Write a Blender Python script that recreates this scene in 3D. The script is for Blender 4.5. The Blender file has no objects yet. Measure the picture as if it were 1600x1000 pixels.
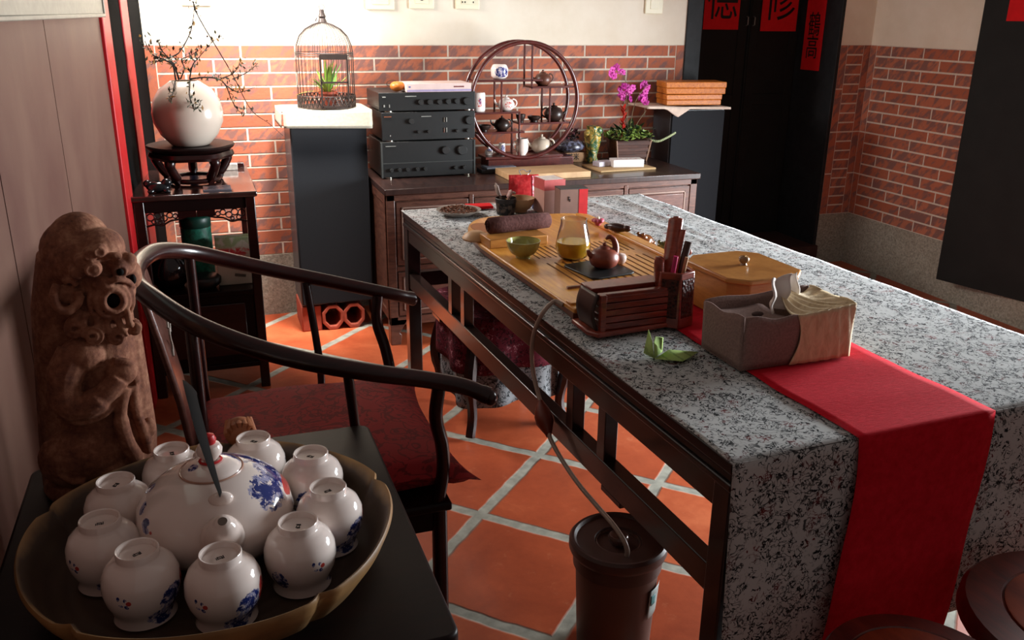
import bpy, bmesh, math, random
from mathutils import Vector, Matrix, Euler
random.seed(7)
S = bpy.context.scene
COL = S.collection
R = math.radians
PI = math.pi

# ---------------------------------------------------------------- camera
cam_data = bpy.data.cameras.new('camera')
cam_data.sensor_width = 36.0
cam_data.lens = 1375.0 / 1600.0 * 36.0
cam_data.clip_start = 0.05
cam = bpy.data.objects.new('camera', cam_data)
COL.objects.link(cam)
PITCH, ROLL, YAW = R(19.2), R(-0.70), R(19.6)
cam.matrix_world = (Matrix.Translation((0, 0, 1.55)) @ Matrix.Rotation(-YAW, 4, 'Z')
                    @ Matrix.Rotation(R(90) - PITCH, 4, 'X') @ Matrix.Rotation(-ROLL, 4, 'Z'))
S.camera = cam

# ---------------------------------------------------------------- world, light, exposure
S.view_settings.view_transform = 'Standard'
S.view_settings.look = 'None'
S.view_settings.gamma = 1.0
S.view_settings.use_curve_mapping = False
S.view_settings.exposure = 0.2
world = bpy.data.worlds.new('world')
S.world = world
world.use_nodes = True
bg = world.node_tree.nodes['Background']
bg.inputs[0].default_value = (1.0, 0.82, 0.76, 1)
bg.inputs[1].default_value = 0.125

def area(name, loc, target, sx, sy, power, color, spread=180):
    d = bpy.data.lights.new(name, 'AREA')
    d.shape = 'RECTANGLE'
    d.size, d.size_y = sx, sy
    d.energy = power
    d.color = color
    d.spread = R(spread)
    o = bpy.data.objects.new(name, d)
    COL.objects.link(o)
    o.location = loc
    v = Vector(target) - Vector(loc)
    o.rotation_euler = v.to_track_quat('-Z', 'Z').to_euler()
    return o

# daylight through the open doorway in the right wall, beyond the frame
area('doorway_daylight', (3.98, 2.30, 1.02), (0.8, 2.9, 0.6), 1.3, 1.2, 135, (0.90, 0.96, 1.0), 115)
# added fill lamp at the far left, no opening behind it, brightens the wall
area('added_left_fill', (-0.12, 4.30, 1.95), (0.8, 4.6, 0.7), 0.45, 0.5, 34, (1.0, 0.95, 0.90), 140)
# added spot without a real source, brightens the far left floor and wall
sp = bpy.data.lights.new('added_corner_spot', 'SPOT')
sp.energy = 1300
sp.color = (1.0, 0.94, 0.88)
sp.spot_size = R(28)
sp.spot_blend = 0.8
sp.shadow_soft_size = 0.25
spo = bpy.data.objects.new('added_corner_spot', sp)
COL.objects.link(spo)
spo.location = (0.75, 3.75, 3.4)
spo.rotation_euler = (Vector((0.27, 4.60, 0.45)) - Vector((0.75, 3.75, 3.4))).to_track_quat('-Z', 'Y').to_euler()

# ---------------------------------------------------------------- helpers: scene tree
def tag(o, label=None, cat=None, group=None, kind=None):
    if label: o['label'] = label
    if cat: o['category'] = cat
    if group: o['group'] = group
    if kind: o['kind'] = kind
    return o

def thing(name, label, cat, loc=(0, 0, 0), rz=0.0, group=None):
    o = bpy.data.objects.new(name, None)
    o.empty_display_size = 0.05
    COL.objects.link(o)
    o.location = loc
    o.rotation_euler = (0, 0, rz)
    return tag(o, label, cat, group)

def copy_tree(o, parent=None):
    c = o.copy()
    COL.objects.link(c)
    if parent is not None:
        c.parent = parent
    for ch in list(o.children):
        copy_tree(ch, c)
    return c

# ---------------------------------------------------------------- helpers: meshes
class MB:
    def __init__(self):
        self.v, self.f, self.m, self.c = [], [], [], []
        self.M = Matrix.Identity(4)
        self.mi = 0
        self.col = 0.5

    def add(self, vs, fs):
        n = len(self.v)
        self.v += [tuple(self.M @ Vector(p)) for p in vs]
        for f in fs:
            self.f.append([i + n for i in f])
            self.m.append(self.mi)
            self.c.append(self.col)
        return self

    def box(self, x0, x1, y0, y1, z0, z1):
        return self.add([(x0, y0, z0), (x1, y0, z0), (x1, y1, z0), (x0, y1, z0), (x0, y0, z1), (x1, y0, z1), (x1, y1, z1), (x0, y1, z1)],
                        [(0, 3, 2, 1), (4, 5, 6, 7), (0, 1, 5, 4), (1, 2, 6, 5), (2, 3, 7, 6), (3, 0, 4, 7)])

    def cbox(self, c, s, rz=0.0, rx=0.0, ry=0.0):
        old = self.M
        self.M = old @ Matrix.Translation(c) @ Euler((rx, ry, rz)).to_matrix().to_4x4()
        self.box(-s[0] / 2, s[0] / 2, -s[1] / 2, s[1] / 2, -s[2] / 2, s[2] / 2)
        self.M = old
        return self

    def prism(self, poly, z0, z1, s=1.0):
        n = len(poly)
        cx = sum(p[0] for p in poly) / n
        cy = sum(p[1] for p in poly) / n
        vs = [(p[0], p[1], z0) for p in poly] + [(cx + (p[0] - cx) * s, cy + (p[1] - cy) * s, z1) for p in poly]
        fs = [tuple(range(n - 1, -1, -1)), tuple(range(n, 2 * n))]
        fs += [(i, (i + 1) % n, n + (i + 1) % n, n + i) for i in range(n)]
        return self.add(vs, fs)

    def lathe(self, prof, n=32, cx=0.0, cy=0.0, cz=0.0, sx=1.0, sy=1.0, cap=True, wob=None):
        vs, fs = [], []
        for r, z in prof:
            for i in range(n):
                a = 2 * PI * i / n
                k = wob(a, r, z) if wob else 1.0
                vs.append((cx + r * k * math.cos(a) * sx, cy + r * k * math.sin(a) * sy, cz + z))
        m = len(prof)
        for j in range(m - 1):
            for i in range(n):
                a, b = j * n + i, j * n + (i + 1) % n
                fs.append((a, b, b + n, a + n))
        if cap:
            if prof[0][0] > 1e-6: fs.append(tuple(range(n - 1, -1, -1)))
            if prof[-1][0] > 1e-6: fs.append(tuple((m - 1) * n + i for i in range(n)))
        return self.add(vs, fs)

    def ball(self, c, r, n=16, m=10):
        if not isinstance(r, (tuple, list)): r = (r, r, r)
        old = self.M
        self.M = old @ Matrix.Translation(c) @ Matrix.Diagonal((r[0], r[1], r[2], 1))
        self.lathe([(math.sin(PI * j / m), -math.cos(PI * j / m)) for j in range(m + 1)], n, cap=False)
        self.M = old
        return self

    def tube(self, pts, r, n=8, cap=True, flat=1.0, up=None, closed=False):
        P = [Vector(p) for p in pts]
        if closed: P = P + [P[0], P[1]]
        N = len(P)
        rs = r if isinstance(r, (list, tuple)) else [r] * N
        while len(rs) < N: rs = list(rs) + [rs[-1]]
        vs, fs = [], []
        prev = None
        for i in range(N):
            d = (P[min(i + 1, N - 1)] - P[max(i - 1, 0)])
            if closed and i == 0: d = P[1] - P[-3]
            if closed and i == N - 1: d = P[1] - P[-3]
            d = d.normalized() if d.length > 1e-9 else Vector((0, 0, 1))
            if up is not None:
                a = Vector(up).cross(d)
                if a.length < 1e-4: a = Vector((1, 0, 0))
                a.normalize()
            elif prev is None:
                a = d.cross(Vector((0, 0, 1)))
                if a.length < 1e-3: a = d.cross(Vector((1, 0, 0)))
                a.normalize()
            else:
                a = prev - d * prev.dot(d)
                a.normalize()
            prev = a
            b = d.cross(a)
            for k in range(n):
                t = 2 * PI * k / n
                q = P[i] + a * (rs[i] * math.cos(t)) + b * (rs[i] * flat * math.sin(t))
                vs.append(tuple(q))
        M = N - 1 if not closed else N - 2
        for i in range(M):
            for k in range(n):
                x, y = i * n + k, i * n + (k + 1) % n
                fs.append((x, y, y + n, x + n))
        if cap and not closed:
            fs.append(tuple(range(n - 1, -1, -1)))
            fs.append(tuple((N - 1) * n + k for k in range(n)))
        return self.add(vs, fs)

    def grid(self, fn, nu, nv):
        vs = [fn(i / nu, j / nv) for j in range(nv + 1) for i in range(nu + 1)]
        w = nu + 1
        return self.add(vs, [(j * w + i, j * w + i + 1, (j + 1) * w + i + 1, (j + 1) * w + i) for j in range(nv) for i in range(nu)])

    def build(self, name, mat, parent=None, bevel=0.0, smooth=40, sub=0, solid=0.0, seg=2, loc=None, rz=0.0, remesh=0.0, disp=None):
        me = bpy.data.meshes.new(name)
        me.from_pydata(self.v, [], self.f)
        mats = mat if isinstance(mat, (list, tuple)) else [mat]
        for m in mats: me.materials.append(m)
        at = me.attributes.new('rnd', 'FLOAT', 'FACE')
        at.data.foreach_set('value', self.c)
        me.polygons.foreach_set('material_index', self.m)
        if smooth:
            me.polygons.foreach_set('use_smooth', [True] * len(me.polygons))
        bm = bmesh.new(); bm.from_mesh(me)
        bmesh.ops.recalc_face_normals(bm, faces=bm.faces)
        bm.to_mesh(me); bm.free()
        if smooth and smooth < 180:
            me.set_sharp_from_angle(angle=R(smooth))
        me.update()
        o = bpy.data.objects.new(name, me)
        COL.objects.link(o)
        if parent is not None: o.parent = parent
        if loc is not None: o.location = loc
        o.rotation_euler = (0, 0, rz)
        if solid:
            md = o.modifiers.new('solid', 'SOLIDIFY'); md.thickness = solid; md.offset = -1
        if bevel:
            md = o.modifiers.new('bevel', 'BEVEL'); md.width = bevel; md.segments = seg; md.limit_method = 'ANGLE'; md.angle_limit = R(35)
            md.harden_normals = False
        if remesh:
            md = o.modifiers.new('remesh', 'REMESH'); md.mode = 'VOXEL'; md.voxel_size = remesh; md.use_smooth_shade = True
            md = o.modifiers.new('relax', 'SMOOTH'); md.factor = 0.5; md.iterations = 4
        if sub:
            md = o.modifiers.new('sub', 'SUBSURF'); md.levels = sub; md.render_levels = sub
        if disp:
            tex = bpy.data.textures.new(name + '_tex', 'CLOUDS'); tex.noise_scale = disp[1]
            md = o.modifiers.new('disp', 'DISPLACE'); md.texture = tex; md.strength = disp[0]; md.mid_level = 0.5
        return o

def spline(pts, k=6):
    """Catmull-Rom through the points, k steps per span."""
    P = [Vector(p) for p in pts]
    P = [P[0] * 2 - P[1]] + P + [P[-1] * 2 - P[-2]]
    out = []
    for i in range(1, len(P) - 2):
        a, b, c, d = P[i - 1], P[i], P[i + 1], P[i + 2]
        for j in range(k):
            t = j / k
            out.append(0.5 * ((2 * b) + (c - a) * t + (2 * a - 5 * b + 4 * c - d) * t * t + (3 * b - a - 3 * c + d) * t ** 3))
    out.append(P[-2])
    return out

def circle(cx, cy, r, n=24, a0=0.0, sx=1.0, sy=1.0):
    return [(cx + r * sx * math.cos(a0 + 2 * PI * i / n), cy + r * sy * math.sin(a0 + 2 * PI * i / n)) for i in range(n)]

# ---------------------------------------------------------------- helpers: materials
def C(h):
    h = h.lstrip('#')
    out = []
    for i in (0, 2, 4):
        c = int(h[i:i + 2], 16) / 255
        out.append(c / 12.92 if c <= 0.04045 else ((c + 0.055) / 1.055) ** 2.4)
    return (*out, 1.0)

class NT:
    def __init__(self, name, rough=0.5, spec=0.5, metal=0.0):
        self.mat = bpy.data.materials.new(name)
        self.mat.use_nodes = True
        self.t = self.mat.node_tree
        self.n = self.t.nodes
        self.b = self.n['Principled BSDF']
        self.b.inputs['Roughness'].default_value = rough
        self.b.inputs['Specular IOR Level'].default_value = spec
        self.b.inputs['Metallic'].default_value = metal
        self.tc = None

    def link(self, a, b): self.t.links.new(a, b)

    def coord(self, kind='Object', scale=(1, 1, 1), rot=(0, 0, 0), loc=(0, 0, 0)):
        if self.tc is None: self.tc = self.n.new('ShaderNodeTexCoord')
        src = self.tc.outputs[kind]
        if kind == 'World':
            src = None
        m = self.n.new('ShaderNodeMapping')
        m.inputs['Scale'].default_value = scale
        m.inputs['Rotation'].default_value = rot
        m.inputs['Location'].default_value = loc
        self.link(src, m.inputs[0])
        return m.outputs[0]

    def set(self, inp, val):
        if hasattr(val, 'links') or isinstance(val, bpy.types.NodeSocket): self.link(val, inp)
        else: inp.default_value = val

    def noise(self, vec, scale, detail=3, rough=0.5, dist=0.0, out='Fac'):
        n = self.n.new('ShaderNodeTexNoise')
        n.inputs['Scale'].default_value = scale
        n.inputs['Detail'].default_value = detail
        n.inputs['Roughness'].default_value = rough
        n.inputs['Distortion'].default_value = dist
        self.link(vec, n.inputs['Vector'])
        return n.outputs[out]

    def voro(self, vec, scale, out='Distance', feature='F1', rnd=1.0):
        n = self.n.new('ShaderNodeTexVoronoi')
        n.feature = feature
        n.inputs['Scale'].default_value = scale
        n.inputs['Randomness'].default_value = rnd
        self.link(vec, n.inputs['Vector'])
        return n.outputs[out]

    def wave(self, vec, scale, dist=2.0, detail=2, dscale=1.0, direction='X'):
        n = self.n.new('ShaderNodeTexWave')
        n.bands_direction = direction
        n.inputs['Scale'].default_value = scale
        n.inputs['Distortion'].default_value = dist
        n.inputs['Detail'].default_value = detail
        n.inputs['Detail Scale'].default_value = dscale
        self.link(vec, n.inputs['Vector'])
        return n.outputs['Fac']

    def math(self, op, a, b=0.0, c=0.0):
        n = self.n.new('ShaderNodeMath')
        n.operation = op
        self.set(n.inputs[0], a)
        self.set(n.inputs[1], b)
        self.set(n.inputs[2], c)
        return n.outputs[0]

    def ramp(self, fac, stops, interp='LINEAR'):
        n = self.n.new('ShaderNodeValToRGB')
        n.color_ramp.interpolation = interp
        e = n.color_ramp.elements
        while len(e) < len(stops): e.new(0.5)
        for i, (p, c) in enumerate(stops):
            e[i].position = p
            if not isinstance(c, tuple): c = (c, c, c, 1)
            e[i].color = c
        self.set(n.inputs[0], fac)
        return n.outputs[0]

    def mix(self, fac, a, b, mode='MIX'):
        n = self.n.new('ShaderNodeMix')
        n.data_type = 'RGBA'
        n.blend_type = mode
        self.set(n.inputs[0], fac)
        self.set(n.inputs[6], a)
        self.set(n.inputs[7], b)
        return n.outputs[2]

    def attr(self, name='rnd'):
        n = self.n.new('ShaderNodeAttribute')
        n.attribute_name = name
        return n.outputs['Fac']

    def bump(self, h, strength=0.3, dist=0.01):
        n = self.n.new('ShaderNodeBump')
        n.inputs['Strength'].default_value = strength
        n.inputs['Distance'].default_value = dist
        self.link(h, n.inputs['Height'])
        self.link(n.outputs[0], self.b.inputs['Normal'])

    def sep(self, vec):
        n = self.n.new('ShaderNodeSeparateXYZ')
        self.link(vec, n.inputs[0])
        return n.outputs

    def base(self, c): self.set(self.b.inputs['Base Color'], c)
    def rough(self, c): self.set(self.b.inputs['Roughness'], c)

    def spot(self, vec, center, radius, soft=0.3):
        """1 inside an ellipsoid of the object's own coordinates, 0 outside."""
        m = self.n.new('ShaderNodeMapping')
        m.vector_type = 'POINT'
        r = radius if isinstance(radius, tuple) else (radius,) * 3
        m.inputs['Scale'].default_value = tuple(1 / q for q in r)
        m.inputs['Location'].default_value = tuple(-c / q for c, q in zip(center, r))
        self.link(vec, m.inputs[0])
        l = self.n.new('ShaderNodeVectorMath'); l.operation = 'LENGTH'
        self.link(m.outputs[0], l.inputs[0])
        return self.ramp(l.outputs['Value'], [(1 - soft, 1.0), (1.0, 0.0)])

def plain(name, col, rough=0.5, spec=0.5, metal=0.0, var=0.12, scale=30, bump=0.0, trans=0.0):
    t = NT(name, rough, spec, metal)
    v = t.coord()
    c = C(col)
    n = t.noise(v, scale, 3)
    lo = tuple(x * (1 - var) for x in c[:3]) + (1,)
    hi = tuple(min(1, x * (1 + var)) for x in c[:3]) + (1,)
    t.base(t.ramp(n, [(0.3, lo), (0.7, hi)]))
    if bump: t.bump(n, bump, 0.004)
    if trans:
        t.b.inputs['Transmission Weight'].default_value = trans
    return t.mat

def wood(name, lo, hi, rough=0.35, scale=(2, 2, 30), grain=3.0, coat=0.0, spec=0.5, rotz=0.0):
    t = NT(name, rough, spec)
    v = t.coord(scale=scale, rot=(0, 0, rotz))
    n = t.noise(v, grain, 4, 0.6, 0.6)
    w = t.noise(v, grain * 6, 2, 0.5)
    k = t.math('ADD', t.math('MULTIPLY', n, 0.75), t.math('MULTIPLY', w, 0.25))
    t.base(t.ramp(k, [(0.32, C(lo)), (0.66, C(hi))]))
    t.bump(k, 0.08, 0.002)
    if coat:
        t.b.inputs['Coat Weight'].default_value = coat
        t.b.inputs['Coat Roughness'].default_value = 0.125
    return t.mat

M = {}
# room materials
t = NT('plaster', 0.85, 0.2)
v = t.coord()
n = t.noise(v, 3.5, 5, 0.6)
t.base(t.ramp(n, [(0.3, C('#d8cbb6')), (0.7, C('#e6dccb'))]))
t.bump(t.noise(v, 45, 4, 0.6), 0.12, 0.004)
M['plaster'] = t.mat

t = NT('brick_face', 0.8, 0.25)
v = t.coord()
vd = t.coord(scale=(9, 9, 9), rot=(0, R(38), 0))
vr_ = t.coord(rot=(0, R(48), 0))
m2 = t.n.new('ShaderNodeMapping'); m2.inputs['Scale'].default_value = (1.0, 1.0, 2.6); t.link(vr_, m2.inputs[0])
dark = t.noise(m2.outputs[0], 10.0, 3, 0.6, 0.3)
fine = t.noise(v, 60, 4, 0.6)
rn = t.attr()
basec = t.mix(rn, C('#a55c42'), C('#bd755a'))
basec = t.mix(t.math('MULTIPLY', fine, 0.6), basec, C('#97503b'))
mask = t.ramp(t.math('ADD', dark, t.math('MULTIPLY', t.math('SUBTRACT', rn, 0.5), 0.10)), [(0.47, 0.0), (0.58, 0.75)])
t.base(t.mix(mask, basec, C('#6b5452')))
t.bump(fine, 0.3, 0.004)
M['brick'] = t.mat

M['mortar'] = plain('lime_mortar', '#cdbfae', 0.95, 0.1, var=0.1, scale=60, bump=0.3)

t = NT('pebble_concrete', 0.9, 0.2)
v = t.coord()
n = t.noise(v, 90, 4, 0.7)
n2 = t.noise(v, 6, 3)
c1 = t.ramp(n, [(0.3, C('#6f6a60')), (0.55, C('#a39c8e')), (0.75, C('#c2baab'))])
t.base(t.mix(t.math('MULTIPLY', n2, 0.5), c1, C('#857a68')))
t.bump(n, 0.5, 0.006)
M['concrete'] = t.mat

# terracotta floor laid on the diagonal
t = NT('terracotta_floor', 0.5, 0.35)
P0 = 0.462
a45 = R(45)
u0 = 0.76 * math.cos(a45) + 2.391 * math.sin(a45)
v0 = -0.76 * math.sin(a45) + 2.391 * math.cos(a45)
v = t.coord()
wob = t.noise(v, 9, 3, out='Color')
vm = t.n.new('ShaderNodeVectorMath'); vm.operation = 'MULTIPLY_ADD'
t.link(wob, vm.inputs[0]); vm.inputs[1].default_value = (0.016, 0.016, 0); t.link(v, vm.inputs[2])
mp = t.n.new('ShaderNodeMapping'); mp.inputs['Rotation'].default_value = (0, 0, -a45)
mp.inputs['Location'].default_value = (-u0 + 20 * P0 - 0.008, -v0 + 20 * P0 - 0.008, 0)
t.link(vm.outputs[0], mp.inputs[0])
sx = t.sep(mp.outputs[0])
fu = t.math('MODULO', sx[0], P0); fv = t.math('MODULO', sx[1], P0)
def edge(f): return t.math('MINIMUM', f, t.math('SUBTRACT', P0, f))
ed = t.math('MINIMUM', edge(fu), edge(fv))
grout = t.ramp(ed, [(0.017, 1.0), (0.022, 0.0)])
cu = t.math('FLOOR', t.math('DIVIDE', sx[0], P0)); cv = t.math('FLOOR', t.math('DIVIDE', sx[1], P0))
wn = t.n.new('ShaderNodeTexWhiteNoise'); wn.noise_dimensions = '2D'
cb = t.n.new('ShaderNodeCombineXYZ'); t.link(cu, cb.inputs[0]); t.link(cv, cb.inputs[1]); t.link(cb.outputs[0], wn.inputs['Vector'])
n1 = t.noise(v, 4.5, 4, 0.6, 0.5); n2 = t.noise(v, 40, 4, 0.65)
k = t.math('ADD', t.math('MULTIPLY', n1, 0.6), t.math('ADD', t.math('MULTIPLY', n2, 0.2), t.math('MULTIPLY', wn.outputs['Value'], 0.2)))
tile = t.ramp(k, [(0.3, C('#8f3d22')), (0.5, C('#a64b2b')), (0.68, C('#bc613c'))])
scuff = t.ramp(t.noise(v, 14, 5, 0.7), [(0.62, 0.0), (0.8, 0.45)])
tile = t.mix(scuff, tile, C('#d08a66'))
gcol = t.ramp(t.noise(v, 25, 3), [(0.3, C('#7d7a6f')), (0.7, C('#a09c8e'))])
t.base(t.mix(grout, tile, gcol))
t.rough(t.ramp(grout, [(0, 0.42), (1, 0.8)]))
h = t.math('SUBTRACT', t.math('MULTIPLY', n2, 0.15), grout)
t.bump(h, 0.5, 0.004)
M['floor'] = t.mat

t = NT('wall_plank', 0.55, 0.3)
v = t.coord(scale=(1, 14, 0.6))
n = t.noise(v, 3.0, 5, 0.6, 0.3)
t.base(t.ramp(n, [(0.3, C('#51332c')), (0.7, C('#664b3f'))]))
t.bump(n, 0.1, 0.002)
M['plank'] = t.mat
M['black_paint'] = plain('black_paint', '#171817', 0.65, 0.2, var=0.2, scale=8)
M['post_black'] = plain('matt_black_post', '#0e0e0e', 0.95, 0.03, var=0.1, scale=8)
M['red_trim'] = plain('red_trim', '#b3161c', 0.45, 0.4, var=0.1)
M['red_paper'] = plain('red_paper', '#c8141a', 0.8, 0.2, var=0.06)
M['ink'] = plain('black_ink', '#15100f', 0.6, 0.3)
M['ivory'] = plain('ivory_plastic', '#e3dcc0', 0.4, 0.5, var=0.03)
M['dark_gap'] = plain('dark_slot', '#0c0a09', 0.8, 0.1)

# furniture
M['rosewood'] = wood('dark_rosewood', '#120404', '#2c0c0a', 0.28, (3, 3, 14), coat=0.2, spec=0.35)
M['rosewood_h'] = wood('dark_rosewood_flat', '#0e0404', '#1a0806', 0.42, (3, 14, 3), coat=0.0, spec=0.18)
M['table_wood'] = wood('table_dark_wood', '#120908', '#221411', 0.3, (14, 2, 14), coat=0.7)
M['cabinet_wood'] = wood('cabinet_wood', '#3b2019', '#6a4435', 0.4, (4, 4, 22), coat=0.2)
M['cabinet_panel'] = wood('cabinet_panel_wood', '#472a24', '#714a3e', 0.4, (4, 4, 18), coat=0.2)
M['bamboo'] = wood('bamboo_board', '#bd7426', '#e0a145', 0.32, (22, 2, 4), coat=0.3)
M['bamboo_box'] = wood('bamboo_box', '#a5692c', '#c78a46', 0.35, (4, 4, 26), coat=0.3)
M['red_wood'] = wood('red_sandalwood', '#551910', '#9a3c26', 0.3, (4, 4, 20), coat=0.4)
M['red_wood2'] = wood('red_sandalwood_tool', '#7a2a1a', '#b04e34', 0.3, (4, 4, 12), coat=0.4)
M['stool_wood'] = wood('stool_red_wood', '#3a0f0a', '#6a2415', 0.3, (8, 2, 3), coat=0.4)
M['tray_side'] = wood('tray_brown_side', '#5a2c16', '#86482a', 0.35, (20, 3, 4), coat=0.2)
M['kraft'] = wood('board_pale_wood', '#a9825a', '#c8a276', 0.6, (3, 20, 3))
M['orange_box'] = wood('orange_burl_box', '#a3521a', '#d98432', 0.4, (30, 30, 30), coat=0.3)
M['leather'] = plain('black_strap', '#120e0c', 0.8, 0.08)
M['pale_wood'] = plain('pale_wood', '#b98c5e', 0.5)

# cloth with brushed characters
def glyph_cloth(name, ground, ink, ink2, s=1.0):
    t = NT(name, 0.9, 0.15)
    v = t.coord()
    a = t.noise(v, 72 * s, 1.5, 0.5, 0.9)
    line = t.ramp(t.math('ABSOLUTE', t.math('SUBTRACT', a, 0.5)), [(0.026, 1.0), (0.048, 0.0)])
    cell = t.ramp(t.voro(v, 46 * s), [(0.50, 1.0), (0.62, 0.0)])
    msk = t.math('MULTIPLY', line, cell)
    big = t.noise(v, 34 * s, 2, 0.5, 1.2)
    bl = t.ramp(t.math('ABSOLUTE', t.math('SUBTRACT', big, 0.52)), [(0.014, 0.9), (0.032, 0.0)])
    msk = t.math('MAXIMUM', msk, t.math('MULTIPLY', bl, t.ramp(t.noise(v, 9 * s, 1), [(0.40, 0.0), (0.48, 1.0)])))
    tone = t.ramp(t.noise(v, 22 * s, 2), [(0.56, ink), (0.66, ink2)])
    g = t.mix(t.noise(v, 16, 3), ground, tuple(x * 0.82 for x in ground[:3]) + (1,))
    speck = t.ramp(t.noise(v, 95 * s, 2, 0.6), [(0.62, 0.0), (0.70, 0.4)])
    g = t.mix(speck, g, C('#6f7478'))
    t.base(t.mix(msk, g, tone))
    t.bump(t.noise(v, 300, 2), 0.15, 0.001)
    return t.mat
M['cloth'] = glyph_cloth('character_print_cloth', C('#c6c8c8'), C('#1c1f22'), C('#6b2f2f'))
M['cloth_grey'] = glyph_cloth('grey_print_cloth', C('#85898c'), C('#1c1f22'), C('#34383b'), 0.8)
M['cloth_red'] = glyph_cloth('red_print_cloth', C('#5f1c2a'), C('#2a0b12'), C('#b07a86'), 0.8)

t = NT('red_runner', 0.9, 0.1)
v = t.coord(scale=(18, 90, 18))
n = t.noise(v, 2.5, 4, 0.7)
t.base(t.ramp(n, [(0.3, C('#b80d1e')), (0.7, C('#d61c30'))]))
t.bump(n, 0.35, 0.003)
M['runner'] = t.mat

# ================================================================ THE SETTING
# floor
f = MB().box(-3.2, 6.0, -3.0, 6.6, -0.06, 0.0).build('floor', M['floor'], smooth=0)
tag(f, kind='structure')

BY = 4.675            # face of the far brick wall
ZB0, ZB1 = 0.33, 1.392  # brick band

def bricks(mb, x0, x1, z0, z1, n, L=0.262, mort=0.010, off=0.0, face=0.0015, stag=True):
    """running bond on the plane y=0, facing -y; bricks stand proud of the mortar bed"""
    hgt = (z1 - z0) / n
    for r in range(n):
        s = x0 - (L * 0.5 if (r % 2 and stag) else 0.0) - off
        while s < x1:
            a, b = max(s, x0), min(s + L, x1)
            if b - a > 0.03:
                mb.col = random.random()
                mb.box(a + mort / 2, b - mort / 2, -face, 0.02, z0 + r * hgt + mort / 2, z0 + (r + 1) * hgt - mort / 2)
            s += L

def wall_section(name, x0, x1, loc, rz, thick, border_l, border_r, top=2.75, L=0.262, panel=False):
    mb = MB()
    mb.mi = 0; mb.box(x0, x1, 0.0, thick, ZB1, top)                 # plaster
    mb.mi = 1; mb.box(x0, x1, 0.0, thick, ZB0, ZB1)               # mortar bed
    mb.mi = 2; mb.box(x0, x1, -0.004, thick, 0.0, ZB0)              # pebble plinth
    mb.mi = 3
    a, b = x0, x1
    bw = 0.052
    z0 = ZB0
    if border_l:
        seg = (ZB1 - ZB0) / 4
        for i in range(4):
            mb.col = random.random(); mb.box(a + 0.003, a + bw, -0.0015, 0.02, ZB0 + i * seg + 0.004, ZB0 + (i + 1) * seg - 0.004)
        a += bw
    if border_r:
        seg = (ZB1 - ZB0) / 4
        for i in range(4):
            mb.col = random.random(); mb.box(b - bw, b - 0.003, -0.0015, 0.02, ZB0 + i * seg + 0.004, ZB0 + (i + 1) * seg - 0.004)
        b -= bw
    if panel:   # a framed stack of short bricks
        mb.col = 0.9; mb.box(a + 0.004, b - 0.004, -0.0015, 0.02, ZB1 - 0.055, ZB1 - 0.004)
        mb.col = 0.3; mb.box(a + 0.004, b - 0.004, -0.0015, 0.02, ZB0 + 0.004, ZB0 + 0.055)
        bricks(mb, a, b, ZB0 + 0.06, ZB1 - 0.06, 16, L=(b - a), mort=0.009, stag=False)
    else:
        bricks(mb, a, b, ZB0, ZB1, 16, L=L)
    o = mb.build(name, [M['plaster'], M['mortar'], M['concrete'], M['brick']], smooth=0, loc=loc, rz=rz)
    tag(o, kind='structure')
    return o

wall_section('wall_back', -0.205, 2.70, (0, BY, 0), 0, 0.45, True, True)
wall_section('wall_back', 3.79, 4.02, (0, BY, 0), 0, 0.45, True, True, panel=True)
tag(MB().box(2.70, 3.79, BY, BY + 0.45, 2.15, 2.75).build('wall_back', M['plaster'], smooth=0), kind='structure')
# right wall: local +x runs towards the camera, face towards -x of the room
wall_section('wall_right', 0.0, 1.50, (4.02, BY, 0), R(-90), 0.35, True, False)
tag(MB().box(4.02, 4.37, 1.30, 3.175, 2.15, 2.75).build('wall_right', M['plaster'], smooth=0), kind='structure')
wall_section('wall_right', 0.0, 1.6, (4.02, 1.30, 0), R(-90), 0.35, False, False)
# stone sill of the doorway in the right wall
tag(MB().box(3.96, 4.37, 1.30, 3.175, 0.0, 0.10).build('trim_1', M['concrete'], bevel=0.006), kind='structure')

# doorway in the far wall: black frame, sill, two closed black leaves
fr = MB()
fr.box(2.70, 2.80, BY - 0.01, BY + 0.10, 0.0, 2.15)
fr.box(3.765, 3.79, BY - 0.004, BY + 0.44, 0.12, 2.15)
fr.box(2.70, 3.79, BY, BY + 0.12, 2.05, 2.15)
tag(fr.build('trim_2', plain('worn_black', '#202123', 0.6, 0.25, var=0.3, scale=20), bevel=0.003), kind='structure')
tag(MB().box(2.70, 3.79, BY - 0.03, BY + 0.45, 0.0, 0.13).build('trim_3', plain('door_sill_red', '#3c2019', 0.7, var=0.25, scale=9), bevel=0.006), kind='structure')
def door_leaf(name, x0, x1, y):
    mb = MB()
    mb.box(x0, x1, y, y + 0.04, 0.13, 2.05)
    d = mb.build(name, M['black_paint'], bevel=0.003)
    fm = MB()
    for (a, b, c, e) in ((x0 + 0.01, x0 + 0.07, 0.15, 2.03), (x1 - 0.07, x1 - 0.01, 0.15, 2.03), (x0 + 0.07, x1 - 0.07, 0.15, 0.24), (x0 + 0.07, x1 - 0.07, 1.0, 1.07), (x0 + 0.07, x1 - 0.07, 1.95, 2.03)):
        fm.box(a, b, y - 0.006, y + 0.002, c, e)
    fm.build('door_frame', M['black_paint'], d, bevel=0.002)
    return tag(d, kind='structure')
d1 = door_leaf('door_1', 2.72, 3.375, BY + 0.40)
d2 = door_leaf('door_2', 3.385, 3.765, BY + 0.40)
lt = MB()
for x in (3.355, 3.405):
    lt.tube([(x, BY + 0.385, 1.55), (x, BY + 0.37, 1.545), (x, BY + 0.37, 1.50), (x, BY + 0.385, 1.495)], 0.004, 6)
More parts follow.
